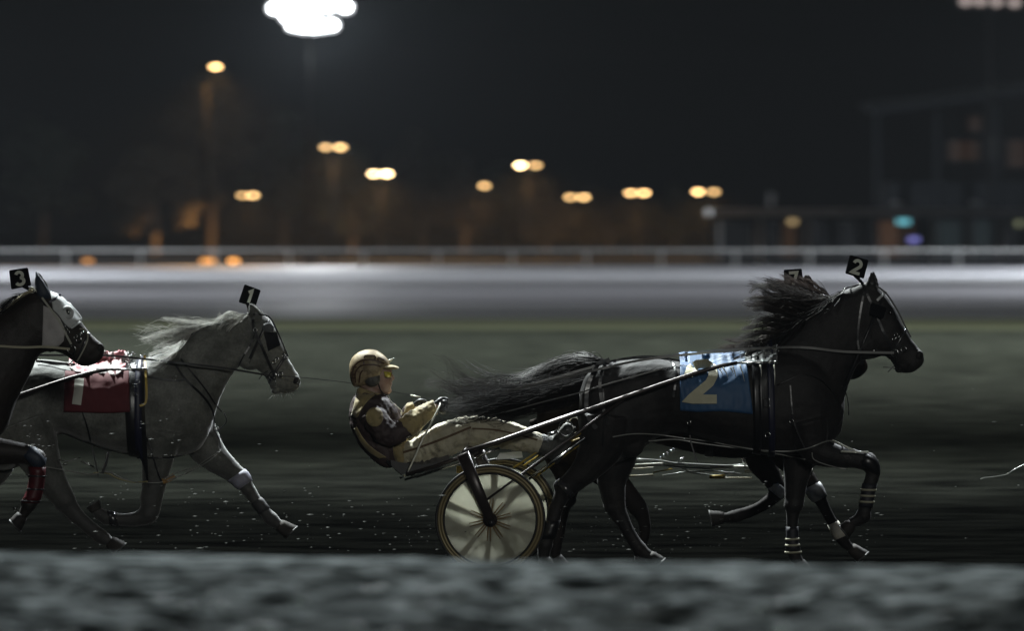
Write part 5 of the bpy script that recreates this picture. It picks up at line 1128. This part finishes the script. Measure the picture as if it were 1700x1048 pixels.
def person():
    Y = 40.2; root = empty("person", (P(668, 800, Y).x, Y, P(668, 790, Y).z), "driver leaning back on the sulky in gold helmet, gold and brown silks, cream trousers", "person")
    b = Body(Y)
    # head in profile, looking right
    b.loft([(586, 606, 586, 628, .03), (591, 594, 593, 640, .062), (603, 586, 606, 648, .076), (618, 585, 621, 652, .080), (631, 588, 633, 655, .078), (640, 595, 641, 656, .066), (646, 606, 647, 654, .048), (649, 614, 649, 651, .028)], seg=24)
    b.limb([(646, 618, 3), (650, 624, 3.0), (653.2, 628.5, 2.6), (649.5, 631, 2.4)], w=1.0, n=3)          # nose
    b.lump(647, 617, 4.5, 0, (1, 2.2, .7)); b.lump(643, 631, 5.5, -.045, (1, .8, 1)); b.lump(643, 631, 5.5, .045, (1, .8, 1)); b.lump(648.6, 636.2, 3.0, 0, (1, 2.2, .7)); b.lump(648, 640, 3.0, 0, (1, 2.0, .75)); b.lump(645.5, 649, 5.0, 0, (1, 1.3, .9))   # lips, chin
    b.lump(617, 628, 6, -.082, (.8, .35, 1.3)); b.lump(617, 628, 6, .082, (.8, .35, 1.3))                     # ears
    b.limb([(620, 644, 13), (615, 658, 14), (610, 672, 20)], w=1.0)
    b.limb([(612, 672, 20), (618, 700, 24), (634, 736, 22), (655, 760, 15)], w=1.25)
    for s_, hx, hy in ((-1, 0, 0), (1, -36, 3)):
        b.limb([(612, 676, 13, .13 * s_), (630, 704, 12, .19 * s_), (650, 724, 11, .20 * s_), (684, 700 + (6 if s_ > 0 else 0), 9, .16 * s_), (718 + hx * .9, 679 + hy, 6.5, .10 * s_), (728 + hx, 674 + hy, 6, .09 * s_)], w=1)
        b.limb([(672, 764, 13, .09 * s_), (720, 742, 16, .11 * s_), (780, 719, 15, .13 * s_), (830, 722, 13, .13 * s_), (885, 734, 9, .12 * s_), (915, 745, 8, .12 * s_), (935, 730, 7, .12 * s_)], w=1)
    b.fuse("body", skin_m, root, .0065, 3, [(643.5, 620, -.055, 6, -.004), (648.6, 633.6, 0, 3, -.002)])
    hsk = Skin(b)
    p, ok = hsk.hit(650.2, 638.2, -.02); mb = MB(); mb.tube([P(644.5, 638.6, Y - .045), P(649.5, 638.2, Y - .02), P(650.6, 638.0, Y)], .0022, 6); mb.build("mouth", mat("lips", (.22, .07, .06), .5), root)
    # jacket
    j = Body(Y)
    j.loft([(634, 655, 596, 652, .085), (645, 662, 586, 664, .19), (660, 678, 581, 684, .225), (667, 700, 583, 706, .215), (668, 724, 591, 730, .20), (664, 745, 605, 748, .185), (662, 760, 622, 765, .17), (664, 772, 640, 776, .14)], seg=26)
    for s_, hx, hy in ((-1, 0, 0), (1, -34, 2)):
        j.limb([(607, 672, 19, .13 * s_), (620, 692, 20.5, .20 * s_), (636, 712, 20, .225 * s_), (650, 724, 18, .22 * s_), (668, 714 + (4 if s_ > 0 else 0), 17, .20 * s_), (688, 699 + (5 if s_ > 0 else 0), 14.5, .165 * s_), (706 + hx * .9, 686 + hy, 11.5, .13 * s_), (716 + hx, 679 + hy, 9.5, .11 * s_)], w=1)
    j.fuse("jacket", dsilk, root, .0075, 2, crumple=(.010, 15, 34), dents=[(655, 700, -.3, 16, -.012), (640, 690, -.3, 14, .010), (626, 730, -.25, 20, .012), (650, 742, -.2, 16, -.014), (600, 700, -.2, 24, .006)])
    jk = Skin(j)
    jp = [c for c in root.children if c.name.startswith("jacket")][0]
    def patch(name, outline_top, outline_bot, m, nx=14, ny=8, lift=.006): return jk.sheet(name, outline_top, outline_bot, m, jp, nx, ny, lift, .0, .001, 2, -.15)
    patch("gold_yoke", [(592, 656), (600, 652), (612, 652), (622, 656)], [(583, 690), (592, 694), (600, 680), (608, 668)], gold)
    patch("gold_back", [(588, 712), (598, 733), (612, 750), (630, 762)], [(592, 709), (603, 728), (618, 744), (642, 760)], gold, 14, 4)
    cx, cy_ = 622, 693
    ct = [(cx - 14 * math.cos(R(a)), cy_ - 16 * math.sin(R(a))) for a in range(4, 177, 12)]; cb = [(x, 2 * cy_ - y) for x, y in ct]
    patch("gold_disc", ct, cb, gold, 18, 12, .007)
    # collar and gold lower sleeves
    q = Body(Y); q.loft([(631, 654, 594, 643, .075), (634, 658, 592, 650, .095), (636, 664, 592, 658, .11)], seg=22); q.fuse("collar", gold, root, .006, 1, crumple=(.004, 20, 40))
    g = Body(Y)
    for s_, hx, hy in ((-1, 0, 0), (1, -34, 2)):
        g = Body(Y); g.limb([(674, 711, 19, .19 * s_), (690, 697, 17.5, .163 * s_), (704 + hx * .7, 687.5 + hy, 15, .135 * s_), (717 + hx, 678.5 + hy, 12.5, .108 * s_), (723 + hx, 675.5 + hy, 11.4, .10 * s_)], w=1); g.fuse("sleeve", gold, root, .006, 1, crumple=(.006, 22, 45), dents=[(690, 692, -.2, 8, .006), (700, 690, -.17, 6, -.005)])
    g = Body(Y); g.loft([(652, 722, 676, 726, .10), (646, 738, 676, 740, .17), (650, 754, 680, 758, .18), (656, 770, 676, 772, .16)], seg=22); g.fuse("apron_flap", gold, root, .007, 2, crumple=(.006, 18, 40))
    # trousers
    t = Body(Y)
    for s_ in (-1, 1):
        o = -4 if s_ > 0 else 0
        t.limb([(660, 768 + o, 19, .08 * s_), (690, 755 + o, 25, .10 * s_), (722, 741 + o, 27, .11 * s_), (752, 727 + o, 26, .12 * s_), (780, 720 + o, 25, .13 * s_), (812, 720 + o, 24, .13 * s_), (850, 727 + o, 20, .13 * s_), (886, 737 + o, 16, .12 * s_), (897, 741 + o, 15.5, .12 * s_)], w=.85)
    t.fuse("trousers", cream_t, root, .0075, 2, crumple=(.010, 14, 32), dents=[(700, 735, -.25, 14, .010), (722, 722, -.2, 10, -.008), (760, 735, -.25, 16, .010), (800, 712, -.25, 14, -.010), (835, 740, -.25, 16, .010), (780, 700, -.2, 10, .008), (860, 722, -.2, 12, -.008)])
    tk = Skin(t); tp = [c for c in root.children if c.name.startswith("trousers")][0]
    tk.strap("piping", [(668, 752), (700, 742), (740, 727), (776, 712), (782, 710)], .016, br_t, tp, -.2, .004); tk.strap("piping", [(784, 712), (820, 714), (860, 722), (892, 731)], .012, br_t, tp, -.2, .004)
    tk.strap("dark_panel", [(660, 776), (690, 771), (720, 764), (745, 757)], .045, mat("dark_trouser_panel", (.03, .025, .02), .6), tp, -.2, .004)
    tk.cord("seam", [(780, 697), (781, 715), (778, 738)], .003, mat("trouser_seam", (.36, .33, .25), .8), tp, -.2, .001)
    # boots
    for s_ in (-1, 1):
        q = Body(Y); o = -4 if s_ > 0 else 0; d = .12 * s_
        q.limb([(890, 739 + o, 15, d), (902, 742 + o, 16.5, d), (914, 746 + o, 17, d)], w=.8); q.limb([(916, 762 + o, 9, d), (921, 748 + o, 15, d), (932, 732 + o, 13, d), (943, 714 + o, 9, d), (946, 708 + o, 6, d)], w=.85)
        q.limb([(920, 768 + o, 5, d), (936, 748 + o, 6, d), (951, 712 + o, 5, d)], w=1.6)
        q.fuse("boot", boot_m, root, .007, 1, crumple=(.005, 20, 45))
    # gloves closed round the lines
    for s_, hx, hy in ((-1, 0, 0), (1, -36, 3)):
        q = Body(Y); D = .09 * s_
        q.limb([(712 + hx, 682 + hy, 8.5, D), (720 + hx, 677 + hy, 8, D), (730 + hx, 674 + hy, 9, D), (736 + hx, 674 + hy, 7.5, D)], w=.6)
        for i, yk in enumerate((667, 672.3, 677.6, 682.5)):
            L = (1.0, 1.12, 1.02, .8)[i]; x0 = 730 + hx - (i == 3) * 1.5
            q.limb([(x0, yk + hy, 3.5, D - .012 * -s_ * -1), (x0 + 9 * L, yk + .6 + hy, 3.3, D + .010 * s_), (x0 + 12 * L, yk + 2 + hy, 3.1, D - .004 * s_), (x0 + 9.5 * L, yk + 3 + hy, 2.9, D - .028 * s_), (x0 + 3, yk + 3 + hy, 2.6, D - .032 * s_)], w=1, n=3)
        q.limb([(724 + hx, 670 + hy, 4.2, D), (732 + hx, 663.5 + hy, 3.9, D - .01 * s_), (740 + hx, 663 + hy, 3.4, D - .018 * s_), (744 + hx, 666 + hy, 2.8, D - .02 * s_)], w=1, n=3)
        q.fuse("glove", glove_m, root, .0045, 1)
    # helmet
    h = Body(Y)
    h.loft([(580, 606, 580.5, 626, .05), (584, 595, 586, 641, .090), (592, 587, 594, 643, .112), (602, 582, 604, 642, .126), (613, 580, 615, 641, .132), (625, 582, 627, 636, .128), (635, 588, 636, 616, .115), (642, 595, 643, 611, .09), (646.5, 603, 647, 610, .05)], seg=30)
    hl = h.fuse("helmet", helm_m, root, .0075, 4)
    hk = Skin(h)
    v = Body(Y); v.loft([(636, 607, 636, 613, .11), (645, 606, 646, 613.5, .105), (654, 606.5, 655, 613.5, .085), (660, 609, 661, 613, .05), (662.5, 610.5, 662.5, 612, .02)], seg=20); v.fuse("visor", gold, root, .005, 1)
    q = Body(Y); q.lump(618, 629, 15, -.088, (.95, .5, .9)); q.lump(618, 629, 15, .088, (.95, .5, .9)); q.fuse("ear_guard", mat("dark_ear_padding", (.04, .04, .038), .6, var=(.10, .10, .09), scale=18, bump=.8, bscale=30, dist=.01), hl, .007, 2)
    for ln in ([(586, 634), (586, 616), (592, 604), (604, 598), (620, 598), (638, 604)], [(590, 636), (590, 620), (596, 610), (606, 606), (622, 606), (632, 609)], [(584, 622), (590, 622)], [(583, 628), (591, 628)],
               [(596, 636), (598, 622), (602, 615)], [(604, 600), (604, 606)], [(606, 598), (606, 591), (622, 591), (622, 598)], [(628, 600), (628, 594), (638, 598)], [(594, 612), (600, 606)], [(586, 610), (592, 610)], [(583, 618), (586, 618)]):
        hk.strap("trim", ln, .010, helm_b, hl, -.1, .0035, .003, 3)
    mb = MB(); mb.tube([P(643, 600, Y), P(649, 598, Y), P(654, 595, Y)], [.012, .008, .003], 6, flat=2); mb.build("visor_peak_clip", pale_p, hl)
    jk2 = hsk; jk2.cord("chin_strap", [(628, 636), (632, 648), (640, 656), (645, 655)], .0045, l_black, root, -.07, .006)
    # goggles
    go = mat("amber_lens", (.55, .48, .06), .12, spec=.9, coat=.6)
    mb = MB(); pts = [P(637, 617, Y - .082), P(643, 617.5, Y - .072), P(648.5, 618.5, Y - .045), P(650.5, 619, Y), P(648.5, 618.5, Y + .045), P(643, 617.5, Y + .072)]
    lo = [P(639, 626, Y - .080), P(643.5, 627.5, Y - .070), P(648, 627, Y - .045), P(649.3, 624, Y), P(648, 627, Y + .045), P(643.5, 627.5, Y + .070)]
    mb.add(pts + lo, [(i, i + 1, i + 7, i + 6) for i in range(5)]); gg = mb.build("goggles", go, root); gg.modifiers.new("t", 'SOLIDIFY').thickness = .005
    mb = MB(); mb.tube(lo[:6], .003, 6); mb.tube([P(648, 621, Y - .045), P(646.5, 627.5, Y - .048), P(650, 630, Y - .03)], .003, 6); mb.build("goggle_frame", l_black, gg)
    # buttons and neck cords
    jk.cord("neck_cord", [(644, 656), (650, 668), (660, 676), (668, 684)], .003, pale_p, root, -.1, .01)
    return root
person()
def loose(name, pts, r, m, label, cat, grp=None):
    mb = MB(); mb.tube(pts, r, 6); o = mb.build(name, m); return tag(o, label, cat, grp)
D2 = 40.2 - .10
pw = [P(731, 668, D2 + .01), P(729, 676, D2 - .05), P(720, 694, D2 - .10), P(711, 712, D2 - .14), P(700, 733, D2 - .17), (P(689, 758, D2 - .18)), P(677, 784, D2 - .18)]
loose("whip", [Vector(p) for p in spline([tuple(p) for p in pw], 4)], [.0065] * 24 + [.004], pale_p, "white whip shaft held in the driver's near gloved hand, pointing down and back", "whip")
sk2 = Skin(B2)
rn = mat("pale_worn_rein", (.12, .12, .115), .4, spec=.7)
def rein(pts, w, m, label, Yd, sk=None, grp="driving reins"):
    q = spline(pts, 6); out = []
    for i, (x, y, d) in enumerate(q): out.append(P(x, y, Yd + d))
    mb = MB(); vv = []; ff = []
    for i, p in enumerate(out):
        t_ = out[min(i + 1, len(out) - 1)] - out[max(i - 1, 0)]; u = Vector((-t_.z, 0, t_.x)).normalized() * w / 2
        vv += [p + u, p + u + Vector((0, -.004, 0)), p - u + Vector((0, -.004, 0)), p - u]
    for i in range(len(out) - 1):
        for k in range(4): a = i * 4 + k; b_ = i * 4 + (k + 1) % 4; ff.append((a, b_, b_ + 4, a + 4))
    mb.add(vv, ff); o = mb.build("driving_rein", m, None, False); return tag(o, label, "rein", grp)
rein([(736, 672, -.09), (790, 665, -.14), (839, 651, -.16), (900, 636, -.22), (1000, 612, -.30), (1060, 599, -.20), (1130, 590, -.16), (1240, 580, -.12), (1330, 577, -.18), (1400, 584, -.15), (1484, 586, -.10)], .017, rn, "near rein running from the driver's hand along the black horse's back to its bit", 40.2)
rein([(742, 682, -.09), (800, 690, -.14), (832, 686, -.16), (900, 668, -.26), (967, 651, -.36), (1000, 640, -.38), (1100, 612, -.30)], .009, rn, "thin lower rein from the driver's hand past the black horse's hip", 40.2)
rein([(706, 675, .09), (800, 662, .14), (900, 634, .22), (1000, 606, .26), (1100, 592, .22), (1240, 580, .14), (1400, 580, .16), (1482, 586, .10)], .017, rn, "far rein running along the off side of the black horse to its bit", 40.2)
rein([(60, 590, -.12), (110, 590, -.14), (160, 590, -.14), (200, 592, -.14), (237, 596, -.20), (290, 602, -.26), (370, 611, -.19), (436, 622, -.10), (453, 624, -.08)], .014, l_shine, "black rein of the grey horse crossing its shoulder to the bit", 41.0)
loose("line", [Vector(p) for p in spline([tuple(P(x, y, d)) for x, y, d in ((458, 624, 40.9), (500, 627, 40.75), (580, 636, 40.55), (650, 650, 40.4), (700, 660, 40.3), (733, 666, 40.12))], 4)], .0026, mat("dull_dark_cord", (.03, .03, .03), .95, spec=0), "thin taut line from the grey horse's muzzle past the driver's chin to his hands", "line")
loose("line_sleeve", [P(682, 656.6, 40.34), P(698, 659.8, 40.30)], .006, pale_p, "short pale sleeve on the thin line in front of the driver's chest", "sleeve")
loose("whip_tip", [Vector(p) for p in spline([tuple(P(x, y, 40.0)) for x, y in ((1628, 796), (1634, 794), (1652, 792), (1672, 788), (1681, 782), (1700, 772), (1740, 750), (1800, 716))], 4)], [.004] * 16 + [.005] * 13, grey_p, "thin grey whip tip reaching in at the right edge", "whip")

# ------------------------------------------------------------------ grit thrown up by the hooves
def grit():
    rnd = random.Random(9); mb = MB()
    for (x0, x1, y0, y1, n, ya, yb) in ((120, 560, 800, 915, 130, 39.6, 42.5), (560, 760, 820, 915, 60, 39.2, 42), (900, 1200, 830, 920, 110, 39.2, 42), (1150, 1480, 790, 910, 70, 39.5, 42), (0, 1700, 640, 915, 90, 39, 43), (40, 90, 690, 750, 16, 39.3, 39.5), (230, 300, 660, 760, 20, 39.6, 40)):
        for _ in range(n):
            p = P(rnd.uniform(x0, x1), y0 + (y1 - y0) * rnd.random() ** .7, rnd.uniform(ya, yb)); s_ = rnd.uniform(.0012, .0042) * (1.5 if rnd.random() < .1 else 1)
            e = rnd.uniform(1.5, 5)
            mb.add([p + Vector(v) * s_ for v in ((-e, 0, 0), (0, -1, -.2), (e, 0, .3), (0, 1, 0), (0, 0, 1), (0, 0, -1))], [(0, 1, 4), (1, 2, 4), (2, 3, 4), (3, 0, 4), (1, 0, 5), (2, 1, 5), (3, 2, 5), (0, 3, 5)])
    o = mb.build("flying_grit", mat("wet_grit", (.085, .088, .08), .4, spec=.6), None, False); tag(o, kind='stuff')
grit()
